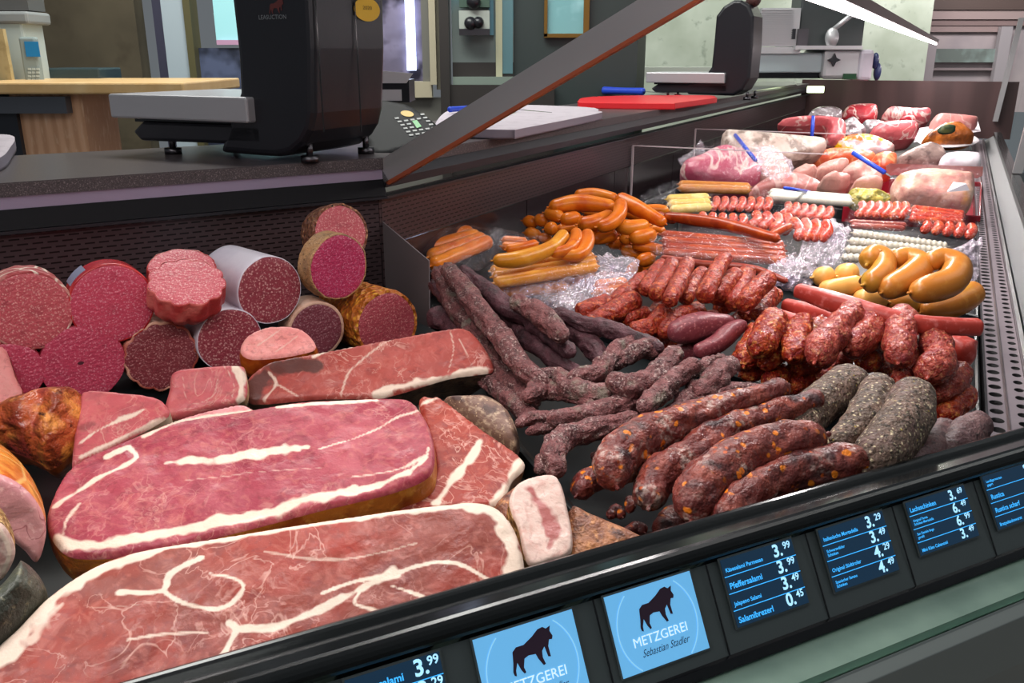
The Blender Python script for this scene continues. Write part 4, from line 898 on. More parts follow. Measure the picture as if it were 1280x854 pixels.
m_cut = mat('cut_sausage', '#74323a', .4, [('noise', 180, '#b06a6a', .55, .7), ('noise', 40, '#7a3238', .5, .66)], [('noise', 150, .2)], spec=.36, k=1.5)
m_or = mat('orange_sausage', '#d06a12', .3, [('noise', 14, '#bc500c', .48, .68), ('noise', 9, '#dc7e22', .5, .66)], [('noise', 40, .12)], spec=.36, k=2)
m_ban = mat('amber_sausage', '#d0821e', .3, [('noise', 10, '#b9641a', .5, .7), ('noise', 16, '#dc9a38', .5, .68)], [('noise', 30, .12)], spec=.36, k=2)
m_frank = mat('frankfurter_skin', '#963410', .28, [('noise', 12, '#7c2410', .48, .66), ('noise', 20, '#ad4a18', .52, .68)], [('noise', 40, .12)], spec=.36, k=2)
m_frankd = mat('frankfurter_dark', '#7e2a1d', .3, [('noise', 12, '#943a26', .48, .66)], [('noise', 40, .12)], spec=.36, k=2)
m_ring = mat('ring_sausage_skin', '#b8712a', .3, [('noise', 8, '#a8621f', .5, .68), ('noise', 6, '#b8912f', .52, .66), ('noise', 60, '#cf9246', .55, .7, {'amt': .5})], [('noise', 30, .15)], spec=.36)
m_ringp = mat('ring_sausage_pale', '#dba052', .34, [('noise', 9, '#cf8f42', .5, .66)], [('wave', 14, .1)], spec=.36)
m_long = mat('long_sausage', '#ab3a30', .36, [('noise', 20, '#a8382f', .5, .68), ('noise', 90, '#c86660', .55, .7)], [('noise', 60, .2)], spec=.36)
m_psau = mat('pack_red_sausage', '#a82c12', .22, [('noise', 22, '#c8562a', .5, .64), ('noise', 14, '#a02f24', .52, .7), ('vein', 26, '#f0c8b4', .014, .003, {'amt': .4})], [('noise', 60, .3)], spec=.36, k=2)
m_white = mat('white_sausage', '#b9b09f', .4, [('noise', 20, '#a89e8c', .5, .7)], [('noise', 60, .1)], spec=.36)
m_yel = mat('yellow_sausage', '#d9b45c', .34, [('noise', 14, '#c59a44', .48, .68), ('noise', 8, '#e8d08c', .54, .66)], [('noise', 40, .15)], spec=.36)
film_m = mat('clear_film', '#e6dbe4', .12, [], [('noise', 45, .7, {'d': .012, 'dist': 1.2}), ('noise', 130, .3)], spec=.8, trans=(.0, 26, .03, .035))
film_w = mat('milky_film', '#dccbd6', .16, [('noise', 16, '#b9a3c0', .5, .7)], [('noise', 40, .8, {'d': .012, 'dist': 1.2}), ('noise', 120, .3)], spec=.8, trans=(.10, 22, .55, .09))

# trays under the sausages
def tray(label, outline, h, m=tray_m, name='display_tray', dep=.03, group='display trays'):
    P = [W(x, y, h) for x, y in outline]; n = len(P); c = sum(P, Vector()) / n
    out = lambda p, d: p + Vector((p.x - c.x, p.y - c.y, 0)).normalized() * d
    v, f = [], []
    rings = [(0, -dep), (0, 0), (.005, .001), (.009, -.001), (.009, -dep - .003)]
    for d, z in rings: v += [out(p, d) + Vector((0, 0, z)) for p in P]
    for k in range(len(rings) - 1):
        for i in range(n): f.append((k * n + i, k * n + (i + 1) % n, (k + 1) * n + (i + 1) % n, (k + 1) * n + i))
    f += [list(range(n)), [(len(rings) - 1) * n + i for i in range(n)][::-1]]
    o = link(name, v, f, m, None, False); return tag(o, label, 'tray', group)
tray('black tray holding the dark dried sausages and chorizo behind the price rail', [(560, 350), (652, 555), (748, 668), (900, 655), (1216, 552), (1085, 520), (960, 487), (840, 440), (715, 392)], .792)
tray('black tray holding the red sausages beside the slotted grille', [(725, 388), (845, 436), (965, 484), (1090, 518), (1221, 549), (1217, 400), (1010, 352), (840, 322)], .792)

tray('black tray under the orange sausages and their film packs beside the divider', [(556, 342), (708, 390), (836, 322), (848, 300), (846, 252), (700, 262), (600, 292)], .80)
tray('black tray under the frankfurters, bratwurst packs and ring sausages', [(846, 318), (1014, 346), (1220, 394), (1222, 276), (1056, 262), (856, 250)], .80)
SCL = lambda r, k: [x * k for x in r] if isinstance(r, (list, tuple)) else r * k
# long dark sticks
GS = 'long dark dried sausage sticks'
def stick(pts, r, m=m_stick, lvl=0, **kw):
    kw = {**dict(lump=.15, wob=.3, groove=.32, nub=(0, 0), seg=28), **kw}
    pp = [(x, y, lvl + max(0, 480 - y) * .00048 - max(0, y - 560) * .0004) for x, y in pts]
    return sausage('dried_sausage', '{}', 'sausage', GS, m, pp, SCL(r, 1.1), .842, **kw)
for a in [([(548, 340), (572, 388), (602, 432), (642, 482), (668, 508)], 12, m_stick, .0), ([(556, 335), (585, 366), (626, 422), (660, 466), (684, 480)], [10, 13, 14, 13, 11], m_stick, .022), ([(578, 338), (630, 380), (672, 404), (716, 442)], [8, 12, 13, 10], m_stick2, .022),
          ([(604, 358), (650, 412), (694, 450), (728, 470)], [10, 12, 12, 9], m_stick2, .006), ([(640, 374), (676, 394), (706, 424)], [9, 14, 11], m_stick, .036), ([(692, 396), (730, 424), (752, 452)], [10, 13, 10], m_stick2, .012),
          ([(690, 390), (752, 410), (800, 424), (828, 438)], [8, 11, 10, 7], m_stick2, .024), ([(538, 392), (556, 400), (578, 424)], 13, m_stick2, -.02), ([(604, 470), (632, 494), (664, 524)], 12, m_stick, -.01), ([(540, 356), (560, 372), (590, 420)], [9, 11, 10], m_stick2, -.008),
          ([(662, 470), (694, 470), (722, 488), (768, 494), (776, 500)], [10, 12, 15, 14, 8], m_stick, .02), ([(652, 500), (676, 488), (700, 490), (744, 508)], [8, 14, 12, 5], m_stick, .012), ([(645, 532), (664, 524), (700, 520)], [5, 9, 8], m_stick, .0), ([(656, 540), (680, 534), (706, 528)], [4, 9, 9], m_stick, -.01),
          ([(684, 526), (716, 520), (752, 514), (806, 500)], [9, 14, 15, 10], m_stick, .022), ([(698, 596), (690, 566), (706, 546), (746, 534), (800, 522)], [12, 15, 16, 15, 12], m_stick, .016), ([(676, 594), (678, 570)], 9, m_stick, -.02), ([(738, 572), (756, 568)], 7, m_stick, -.02)]:
    stick(a[0], a[1], a[2], a[3])
number(GS, 'long dark dried sausage stick, {} of its tray counted from the steel divider')
GK = 'knotted dark dried sausages'
def knot(pts, r, lvl=0, m=m_stick):
    pp = [(x, y, lvl + (480 - y) * .0004) for x, y in pts]
    return sausage('dried_sausage', '{}', 'sausage', GK, m, pp, SCL(r, 1.1), .858, lump=.22, wob=.35, groove=.32, nub=(0, 0), seg=28)
for a in [([(708, 474), (744, 464), (764, 446), (794, 422)], [10, 13, 11, 8], .012), ([(762, 458), (800, 440), (826, 436)], [9, 13, 12], .008), ([(764, 470), (786, 482), (818, 470), (834, 452), (850, 438)], [11, 15, 14, 13, 12], .028), ([(800, 516), (822, 494), (848, 470), (872, 456)], [11, 14, 13, 10], .026),
          ([(826, 532), (850, 510), (868, 488), (868, 478)], [9, 12, 12, 9], .014), ([(870, 496), (892, 476), (918, 448)], [12, 17, 9], .018), ([(838, 474), (880, 458), (905, 446)], [8, 10, 8], .004),
          ([(800, 534), (850, 512), (896, 488), (944, 482)], [9, 12, 11, 8], .006), ([(800, 546), (868, 512), (904, 492), (946, 488), (962, 486)], [9, 12, 11, 9, 7], .014), ([(724, 490), (746, 484), (760, 470)], [8, 9, 8], -.01), ([(775, 545), (800, 540), (815, 530)], [9, 11, 9], .0)]:
    knot(*a)
number(GK, 'wrinkled mould-dusted dark sausage, {} of the knotted ones counted from the steel divider')

GC_ = 'chorizo sausages with orange fat spots'
def chor(pts, r, lvl=0, m=m_chor, **kw):
    kw = {**dict(lump=.15, wob=.18, groove=.14, nub=(1, 1)), **kw}
    return sausage('chorizo', '{}', 'sausage', GC_, m, [(x, y, lvl + (560 - y) * .0003) for x, y in pts], r, .852, seg=30, **kw)
for a in [([(770, 606), (766, 582), (792, 552), (864, 524), (930, 502), (984, 482)], [20, 27, 28, 22, 17, 13], .03), ([(812, 634), (822, 604), (866, 566), (932, 530), (1006, 502), (1022, 490)], [20, 25, 25, 21, 15, 7], .022), ([(862, 648), (870, 618), (912, 580), (972, 556), (1032, 546)], [22, 29, 31, 30, 22], .034),
          ([(898, 662), (926, 626), (985, 596), (1052, 578), (1088, 580)], [20, 28, 27, 25, 14], .03), ([(722, 618), (738, 602), (764, 594)], [15, 18, 14], -.01), ([(786, 640), (790, 622)], [6, 9], -.025), ([(760, 600), (786, 590), (800, 585)], [12, 14, 12], .0)]:
    chor(*a)
number(GC_, 'dark chorizo with orange fat spots, {} counted from the bacon roll')
for p, r, l in (([(826, 668), (840, 650), (862, 640)], 16, 'brown sausage end hanging under the chorizos by the rail'), ([(776, 672), (796, 660), (806, 666)], 8, 'thin orange spotted sausage tip low by the rail'), ([(762, 646), (770, 636), (778, 646)], 7, 'small dark sausage tip in the shade below the chorizos'), ([(886, 660), (910, 652), (930, 645)], 14, 'short dark sausage end under the frontmost chorizo')):
    o = sausage('chorizo', l, 'sausage', 'sausage ends under the chorizos', m_chor, p, r, .80, lump=.12, wob=.1)
GG = 'coarse grey salami sausages'
for p, r, lv in (([(988, 552), (1024, 508), (1060, 482), (1084, 474)], [24, 27, 26, 16], .012), ([(1042, 562), (1072, 536), (1092, 508), (1103, 478)], [16, 25, 26, 20], .026), ([(1084, 588), (1108, 556), (1134, 520), (1146, 484)], [26, 33, 32, 24], .034)):
    sausage('grey_salami', '{}', 'salami', GG, m_grey, [(x, y, lv + (560 - y) * .0003) for x, y in p], r, .846, seg=30, lump=.09, wob=.12, groove=.08, nub=(1, 0))
number(GG, 'thick grey mould-covered coarse salami, {} counted from the chorizos to the grille')
for p, r, l, lv in (([(1120, 606), (1154, 572), (1184, 534)], [20, 27, 17], 'wrinkled purple brown salami lying under the thickest grey salami', .0), ([(1180, 572), (1204, 550), (1226, 528)], [17, 24, 18], 'wrinkled purple brown salami end nearest the slotted grille and rail', .004), ([(1060, 606), (1100, 600), (1150, 596)], 16, 'brown salami low against the rail below the grey ones', -.02)):
    sausage('purple_salami', l, 'salami', 'purple brown salamis by the rail', m_purple, [(x, y, lv) for x, y in p], r, .85, seg=22, lump=.12, wob=.1, groove=.12)

# fat red smoked sausages
GR = 'plump red smoked sausages'
def red(pts, r, lv=0, m=m_red):
    return sausage('smoked_sausage', '{}', 'sausage', GR, m, [(x, y, lv + (450 - y) * .0004) for x, y in pts], SCL(r, 1.1), .850, seg=28, lump=.17, wob=.2, groove=.16, nub=(1, 0))
for a in [([(946, 440), (958, 416), (970, 396)], [15, 18, 18], .036), ([(930, 458), (938, 436), (944, 408)], [17, 15, 8], .014), ([(956, 456), (974, 436), (986, 418)], [14, 15, 12], .018), ([(988, 448), (996, 422), (1008, 398)], [15, 17, 14], .03), ([(1020, 452), (1034, 428), (1054, 404), (1072, 386)], [17, 20, 17, 14], .044, m_redp),
          ([(1060, 436), (1080, 420), (1104, 396)], [17, 19, 17], .038, m_redp), ([(1048, 456), (1062, 450)], [12, 12], .006, m_redp), ([(1082, 460), (1094, 440), (1106, 420)], [15, 16, 12], .012), ([(1122, 452), (1124, 424), (1130, 390)], [15, 19, 15], .04, m_redp), ([(1122, 480), (1138, 456), (1146, 426)], [12, 14, 10], .02, m_redp),
          ([(1160, 472), (1174, 446), (1166, 416)], [19, 20, 16], .034, m_redp), ([(1160, 492), (1186, 480), (1206, 462)], [13, 17, 14], .012, m_redp), ([(1176, 524), (1200, 502), (1206, 486)], [14, 16, 12], -.006), ([(926, 470), (944, 464), (956, 458)], [8, 11, 9], .0), ([(958, 484), (974, 470), (990, 464)], [10, 14, 11], .0),
          ([(984, 486), (1000, 476), (1016, 470)], [12, 14, 12], -.008), ([(990, 464), (1008, 452), (1022, 444)], [12, 16, 14], .006), ([(1020, 478), (1036, 466), (1050, 456)], [10, 15, 13], -.006, m_redp), ([(1010, 490), (1030, 482), (1046, 480)], [8, 11, 9], -.02), ([(1100, 474), (1112, 462), (1126, 470)], [10, 12, 10], -.01),
          ([(1150, 520), (1160, 504), (1172, 500)], [9, 12, 10], -.01), ([(1132, 500), (1142, 486), (1150, 476)], 12, .0, m_redp), ([(1006, 430), (1022, 412), (1034, 404)], [12, 13, 11], .01)]:
    red(*a)
number(GR, 'plump red smoked sausage, {} of the front pile counted from the dark sausages')
LG = 'long red sausages on the front pile'
for p, r, l, m, lv in (([(994, 362), (1050, 380), (1128, 402), (1186, 408), (1228, 409)], [9, 13, 12, 11, 11], 'long straight pink red sausage lying across the pile under the ring sausages', m_long, .05), ([(964, 394), (1012, 412), (1056, 430)], [10, 13, 12], 'flat pink red sausage half covered by the plump ones, by the red sticks', m_long, .008), ([(978, 380), (1030, 396), (1080, 416)], [8, 12, 11], 'flat pink red sausage lying just before the longest one', m_long, .012),
                       ([(1126, 408), (1170, 424), (1208, 442), (1220, 446)], [12, 17, 19, 14], 'thick pink sausage with a cut face beside the slotted grille', m_long, .012)):
    o = sausage('long_sausage', l, 'sausage', LG, m, [(x, y, lv + (450 - y) * .0004) for x, y in p], r, .846, lump=.03, nub=(0, 0), sq=.5, cap=.6)
q = W(1204, 446, .885); 

# thin red sticks
GT = 'thin red smoked sticks'
def rod(pts, r, lv=0, m=m_rods, **kw):
    kw = {**dict(lump=.12, wob=.16, groove=.1, nub=(0, 0), cap=.7, seg=20), **kw}
    return sausage('smoked_stick', '{}', 'sausage', GT, m, [(x, y, lv + (430 - y) * .0007) for x, y in pts], SCL(r, 1.16), .838, **kw)
for a in [([(722, 392), (742, 384), (764, 376)], 10, .012), ([(734, 406), (770, 388), (800, 374)], [9, 12, 12], .016), ([(764, 380), (790, 360), (812, 344)], [9, 10, 9], .012), ([(806, 366), (818, 344), (828, 328)], [9, 9, 8], .026), ([(818, 370), (834, 346), (842, 328)], [10, 10, 9], .028), ([(836, 380), (850, 352), (862, 326)], [9, 10, 8], .034),
          ([(856, 376), (868, 354), (880, 338)], [9, 9, 7], .022), ([(878, 372), (892, 346), (908, 320)], [11, 10, 8], .042), ([(892, 376), (908, 358), (922, 342)], [11, 12, 10], .028), ([(914, 384), (926, 360), (936, 338)], [10, 11, 9], .026), ([(928, 382), (944, 364), (964, 346)], [11, 12, 11], .038), ([(944, 396), (956, 378), (966, 362)], [10, 10, 8], .018),
          ([(894, 388), (908, 382), (920, 374)], [9, 10, 9], .006), ([(926, 400), (936, 392), (946, 384)], [9, 10, 8], .0), ([(786, 416), (814, 408), (834, 386)], [10, 11, 10], .016), ([(778, 402), (800, 394), (812, 390)], 9, .008), ([(764, 420), (774, 410)], 8, .0), ([(804, 426), (824, 420), (832, 416)], [6, 7, 6], .008),
          ([(826, 420), (840, 402), (858, 392), (884, 392)], [9, 11, 10, 8], .014), ([(862, 404), (880, 398), (900, 396)], 8, .004), ([(770, 394), (782, 402), (790, 410)], 8, .004), ([(850, 392), (864, 388), (880, 384)], 8, .002), ([(744, 418), (760, 408), (776, 404)], [8, 9, 8], .0), ([(812, 398), (828, 380), (840, 372)], [8, 9, 8], .0), ([(904, 418), (920, 404), (934, 392)], [8, 9, 8], -.004), ([(880, 424), (892, 412), (902, 404)], 8, -.004), ([(820, 440), (836, 430), (852, 424)], [7, 9, 8], -.004), ([(956, 390), (964, 376), (972, 366)], [7, 9, 8], -.004)]:
    rod(*a)
number(GT, 'thin red smoked sausage stick, {} of its heap counted from the clear film packs')
for p, r, l, lv in (([(836, 420), (872, 408), (918, 402)], [12, 17, 8], 'split dark red sausage with a flat cut side, largest in the stick heap', .03), ([(868, 442), (896, 430), (914, 414), (932, 404)], [9, 11, 11, 6], 'split brown sausage piece pointing towards the plump red ones', .03), ([(842, 442), (862, 438), (890, 424)], [9, 12, 8], 'split reddish sausage piece lowest in the stick heap', .014)):
    sausage('split_sausage', l, 'sausage', 'split dark red sausages', m_cut, [(x, y, lv + (430 - y) * .0007) for x, y in p], r, .84, lump=.05, nub=(0, 0), sq=.6)

# orange sausages heaped at the back wall
GO = 'orange boiled sausages in a heap'
def ora(pts, r, lv=0, m=m_or, **kw):
    return sausage('boiled_sausage', '{}', 'sausage', GO, m, [(x, y, lv + (310 - y) * .0013) for x, y in pts], SCL(r, 1.14), .820, lump=.02, nub=(1, 1), **kw)
for a in [([(686, 259), (724, 254), (770, 259)], [7, 10, 7], .02), ([(718, 244), (744, 243), (772, 249)], [6, 7, 6], .006), ([(772, 246), (796, 260), (832, 280)], [7, 9, 6], .024), ([(680, 266), (692, 268), (704, 274)], [6, 8, 6], .014), ([(700, 275), (712, 274), (726, 271)], [7, 8, 7], .014), ([(653, 276), (662, 277), (672, 280)], [5, 7, 6], .0), ([(668, 273), (676, 275), (684, 279)], [6, 7, 6], .006),
          ([(680, 287), (690, 286), (698, 287)], [6, 8, 6], .008), ([(696, 287), (710, 284), (722, 284)], [5, 6, 5], .008), ([(655, 291), (664, 292), (676, 296)], [5, 7, 6], -.004), ([(672, 297), (682, 298), (690, 300)], [5, 6, 5], -.004), ([(722, 281), (744, 278), (766, 268)], [8, 9, 7], .02), ([(746, 284), (762, 280), (774, 268), (776, 252)], [7, 8, 8, 7], .03),
          ([(768, 278), (786, 285), (812, 282)], [7, 9, 8], .022), ([(740, 301), (756, 296), (772, 294)], [6, 8, 7], .01), ([(774, 299), (782, 298), (790, 296)], [6, 8, 7], .014), ([(786, 297), (804, 296), (820, 292)], [8, 9, 8], .018), ([(790, 306), (812, 310), (832, 314)], [6, 7, 6], .01), ([(795, 326), (806, 325), (818, 321)], [6, 8, 7], .012), ([(784, 340), (794, 336), (802, 332)], [6, 8, 7], .0),
          ([(732, 291), (740, 290), (746, 288)], [5, 6, 5], .012), ([(730, 266), (742, 268), (754, 264)], 6, .0), ([(784, 264), (798, 270), (812, 272)], 8, .0), ([(804, 278), (808, 284), (810, 290)], 6, .006), ([(815, 284), (822, 288), (832, 290)], 6, .0), ([(800, 262), (822, 262), (836, 264)], [5, 6, 5], -.02), ([(770, 290), (784, 291), (800, 288)], 7, .0), ([(820, 268), (830, 272), (846, 276)], 5, -.01, m_frank), ([(776, 312), (792, 316), (806, 318)], [6, 8, 7], .0), ([(760, 306), (776, 304), (790, 310)], [6, 7, 6], .0), ([(800, 346), (812, 338), (822, 330)], [6, 8, 7], -.006), ([(700, 300), (716, 300), (734, 300)], [6, 7, 6], .0)]:
    ora(*a)
number(GO, 'smooth orange boiled sausage, {} of the heap at the back panel counted from the divider')
GB = 'curved amber sausages on the film packs'
for p, r, lv, l in (([(616, 326), (650, 324), (688, 310), (706, 292)], [8, 11, 9, 8], .07, 'largest curved amber sausage lying on the clear film packs'), ([(688, 317), (710, 312), (720, 300), (720, 289)], [7, 8, 8, 7], .066, 'curved orange sausage resting in the middle of three on the packs'), ([(700, 318), (724, 318), (734, 304), (734, 291)], [7, 8, 9, 8], .062, 'curved orange sausage nearest the heap, last of three on the packs'), ([(632, 312), (655, 309), (672, 304)], [6, 7, 6], .055, 'half hidden amber sausage behind the largest curved one')):
    sausage('curved_sausage', l, 'sausage', GB, m_ban if lv > .066 else m_or, [(x, y, lv + (310 - y) * .0008) for x, y in p], r, .822, lump=.02)

# ---------------- packs in clear film
def film(t, outline, c, h, n=(0, -.3, .95), top=.012, m=film_m, step=2.2, crk=.006, name='film'):
    sd = Vector((random.uniform(-9, 9), 0, 0))
    def ex(P2, d, to2, mp):
        z = top * (1 - np.exp(-d / (7 * mp)))
        return z + np.array([crk * (abs(noise.noise(Vector((a, b, 0)) * 45 + sd)) * 1.6 + .6 * noise.noise(Vector((a, b, 1)) * 110 + sd)) for a, b in P2])
    V, F, O, fat, d, p0, u, w, nn, mp = slab_geo(outline, c, h, n, step=step, rnd=.001, und=0, sharp=True, extra=ex)
    return link(name, V, F, m, t)
def lerp(a, b, t): return (a[0] + (b[0] - a[0]) * t, a[1] + (b[1] - a[1]) * t)
def pack(label, quad, n, m, rpx, h, dirn='v', group='vacuum packs of sausages', grad=.0006, bend=0, grow=1.18, fm=film_m, pinch=(), lift=.0, crk=.0025, filmq=None, lump=.03, top=.016):
    TL, TR, BR, BL = quad; cx = sum(q[0] for q in quad) / 4; cy = sum(q[1] for q in quad) / 4
    p = W(cx, cy, h); t = empty('sausage_pack', (p.x, p.y, h - .02), label, 'sausage pack', group)
    for i in range(n):
        s = (i + .5) / n
        a, b = (lerp(BL, BR, s), lerp(TL, TR, s)) if dirn == 'v' else (lerp(TL, BL, s), lerp(TR, BR, s))
        mid = lerp(a, b, .5); mid = (mid[0] + bend * (1 if dirn == 'v' else 0), mid[1] + (bend if dirn == 'h' else 0))
        sausage('sausage', None, None, None, m, [(x, y, (cy - y) * grad) for x, y in (a, mid, b)], rpx, h, parent=t, lump=lump, pinch=pinch, pd=.28, nub=(1, 1), seg=14)
    oq = filmq or [(cx + (x - cx) * grow, cy + (y - cy) * grow * 1.08) for x, y in quad]
    film(t, oq, (cx, cy), h + lift + .006, top=top, m=fm, crk=crk, n=(0, -grad * 550, 1) if grad else (0, 0, 1))
    return t
pack('clear film pack of orange sausages next to the steel divider', [(528, 294), (588, 288), (616, 303), (540, 338)], 4, m_or, 9.5, .862, 'h', filmq=[(522, 290), (590, 284), (618, 290), (640, 296), (622, 318), (600, 338), (560, 345), (528, 340)])
pack('clear film pack of amber sausages lying under the three curved ones', [(612, 335), (742, 318), (748, 336), (618, 358)], 3, m_ban, 8, .845, 'h', filmq=[(600, 340), (630, 322), (750, 308), (790, 318), (775, 336), (700, 352), (640, 366), (604, 352)])
pack('clear film pack of orange sausages, its wide crumpled end spreading before the amber pack', [(640, 345), (752, 334), (700, 362), (612, 372)], 3, m_or, 8, .812, 'h', fm=film_w, filmq=[(590, 358), (660, 350), (752, 322), (800, 326), (795, 345), (760, 362), (735, 378), (700, 398), (664, 394), (610, 372)], crk=.008)
pack('small crumpled film pack with short orange sausage ends beside the red sticks', [(745, 352), (785, 348), (782, 366), (740, 372)], 2, m_or, 7, .826, 'h', fm=film_w, filmq=[(718, 356), (748, 344), (796, 346), (786, 372), (762, 380), (736, 392), (700, 396), (690, 382)], crk=.010)
pack('clear film pack of short orange sausages behind the divider pack', [(628, 296), (660, 300), (658, 312), (626, 312)], 2, m_or, 6, .872, 'h', crk=.005, filmq=[(608, 286), (626, 287), (655, 296), (684, 298), (676, 312), (634, 318), (616, 310)])
fp_ = pack('long clear film pack of red brown frankfurters lying under the loose one', [(826, 290), (980, 304), (984, 330), (828, 320)], 4, m_frank, 6.6, .852, 'h', grad=.0011, filmq=[(812, 296), (840, 286), (880, 284), (990, 300), (1004, 308), (1000, 330), (992, 346), (960, 340), (880, 332), (814, 326)], crk=.002)
sausage('frankfurter', 'loose red brown frankfurter lying on top of the long film pack', 'sausage', 'loose frankfurters', m_frank, [(830, 270, .05), (860, 274, .05), (910, 282, .046), (974, 299, .04)], [5, 7.5, 8, 6], .846, lump=.02)
sausage('frankfurter', 'loose frankfurter tip lying behind the film pack by the bratwurst packs', 'sausage', 'loose frankfurters', m_frank, [(960, 296, .03), (976, 288, .036), (988, 282, .04)], [5, 6, 4], .846, lump=.02)
sausage('frankfurter', 'dark red frankfurter in the crumpled film edge nearest the red sticks', 'sausage', 'loose frankfurters', m_frankd, [(826, 322, .024), (880, 330, .02), (940, 336, .016), (984, 352, .01)], [4, 5, 5, 4], .846, lump=.02)
t = empty('crumpled_film', W(985, 345, .81), 'crumpled empty end of clear film between frankfurters and ring sausages', 'film')
film(t, [(960, 336), (990, 318), (1012, 330), (1020, 352), (1004, 366), (970, 362), (950, 350)], (985, 345), .846, m=film_w, crk=.012, n=(.1, -.5, .85))
GP = 'vacuum packs of red bratwurst'
for lab, quad, n, bend, r in (('flat vacuum pack of red sausages nearest the yellow packs', [(890, 248), (966, 249), (962, 263), (884, 262)], 7, 3, 5), ('vacuum pack of red sausages leaning over the loose frankfurter', [(872, 267), (934, 270), (930, 284), (862, 278)], 5, 4, 5.5), ('vacuum pack of red sausages beside the loose frankfurter end', [(938, 266), (990, 270), (986, 292), (930, 282)], 4, 6, 6.5),
                               ('vacuum pack of red sausages just before the pale white sausage pack', [(980, 254), (1042, 261), (1036, 276), (972, 268)], 6, 4, 5), ('vacuum pack of red sausages in the middle, before the crumpled clear bags', [(984, 274), (1038, 278), (1032, 300), (992, 298)], 4, 6, 6.5)):
    pack(lab, quad, n, m_psau, r, .858, 'v', GP, grad=.0012, bend=bend, lump=.05)
for lab, quad, n, bend, r, dr in (('vacuum pack of curved red sausages before the yellow salad', [(1072, 254), (1136, 255), (1130, 272), (1066, 270)], 6, 5, 5.5, 'v'), ('vacuum pack of thin straight red sausages before the bagged chicken', [(1140, 258), (1206, 266), (1204, 280), (1136, 276)], 4, 0, 4.5, 'h'), ('vacuum pack of curved red sausages beside the slotted grille', [(1150, 278), (1220, 282), (1216, 297), (1146, 288)], 5, 5, 6, 'v'), ('thin vacuum pack of dark sausages under the curved red ones', [(1062, 276), (1134, 280), (1130, 288), (1064, 284)], 2, 0, 4, 'h')):
    pack(lab, quad, n, m_psau if 'dark' not in lab else m_frankd, r, .862, dr, GP, grad=.0012, bend=bend, lump=.05)
pack('vacuum pack of four scalloped white sausages behind the ring sausages', [(1068, 286), (1184, 305), (1188, 332), (1050, 327)], 4, m_white, 6.2, .85, 'h', 'vacuum packs of sausages', grad=.0011, pinch=[i / 18 for i in range(1, 18)], filmq=[(1050, 282), (1080, 280), (1190, 300), (1224, 304), (1200, 330), (1190, 344), (1048, 334), (1036, 318)], lump=.02)
for i, (lab, q, c, m) in enumerate((('crumpled clear film between the bratwurst and white sausage packs', [(1004, 300), (1040, 276), (1062, 290), (1052, 318), (1040, 338), (1010, 342), (996, 325)], (1026, 312), film_w), ('crumpled clear film beside the ring sausages and grille', [(1190, 312), (1226, 300), (1224, 345), (1208, 365), (1192, 345)], (1208, 330), film_w), ('crumpled clear film behind the heap of orange sausages', [(800, 246), (836, 230), (850, 246), (836, 258), (806, 262)], (828, 246), film_m))):
    t = empty('crumpled_film', W(c[0], c[1], .80), lab, 'film'); film(t, q, c, .82 if i < 2 else .86, m=m, crk=.016, n=(0, -.45, .9))
pack('clear film pack of pale yellow sausages behind the orange heap', [(832, 246), (886, 244), (890, 262), (838, 266)], 3, m_yel, 6, .868, 'h', 'packs of yellow sausages', grad=.0014)
pack('clear film pack of tan sausages lying before the bagged meat', [(848, 228), (938, 232), (938, 240), (848, 238)], 2, m_ring, 5.5, .872, 'h', 'packs of yellow sausages', grad=.0014, fm=film_m)
pack('pack of long pale greenish white sausages before the raw poultry', [(962, 238), (1064, 246), (1066, 256), (960, 248)], 2, mat('pale_sausage', '#cfcabb', .35, [('noise', 12, '#b9b8a2', .5, .7)], spec=.6), 5.5, .872, 'h', 'packs of yellow sausages', grad=.0016, fm=film_m)

# ring sausages
GY = 'golden ring sausages'
def ring(l, pts, r, lv=0, m=m_ring): return sausage('ring_sausage', l, 'sausage', GY, m, [(x, y, lv + (390 - y) * .0009) for x, y in pts], SCL(r, 1.1), .826, lump=.015, seg=22, nub=(1, 1), cap=.8)
ring('golden ring sausage with an open cut end, farthest of the stacked rings from the grille', [(1084, 330), (1092, 320), (1104, 324), (1104, 338), (1090, 352), (1080, 356)], [12, 13, 13, 13, 13, 12], .045)
disc(W(1084, 349, .90), Vector((1, .1, 0)).normalized(), Vector((.05, -.6, .8)).normalized(), .014, .014, mat('ring_meat', '#d99a72', .4, [('noise', 120, '#c98560', .5, .7)]), 'cut_face', GROUPS[GY][-1][2])
ring('golden ring sausage resting in the middle of the stacked rings', [(1114, 326), (1132, 322), (1150, 332), (1136, 348), (1112, 360), (1102, 366)], [10, 12, 15, 16, 14, 9], .045)
ring('golden ring sausage on top, nearest the slotted grille', [(1158, 330), (1176, 324), (1196, 334), (1188, 352), (1160, 362), (1138, 366)], [10, 13, 16, 17, 16, 11], .05)
ring('golden ring sausage lowest, lying beside the slotted grille', [(1150, 392), (1172, 386), (1200, 376), (1222, 362)], [11, 15, 16, 14], .008)
ring('pale golden sausage end under the cut ring', [(1068, 378), (1088, 374), (1110, 378)], [11, 13, 11], .012, m_ringp)
ring('golden sausage end with a greenish tip under the topmost ring', [(1108, 384), (1128, 380), (1150, 384)], [11, 14, 11], .008)
ring('round pale golden sausage end by the crumpled film', [(1016, 347), (1030, 346), (1044, 346)], [9, 12, 11], .014, m_ringp)
ring('round pale golden sausage end between the cut ring and crumpled film', [(1044, 344), (1060, 343), (1074, 346)], [10, 13, 12], .012, m_ringp)
ring('long pale golden sausage lying behind the straight red one', [(1024, 362), (1052, 360), (1078, 354)], [9, 12, 10], .014, m_ringp)

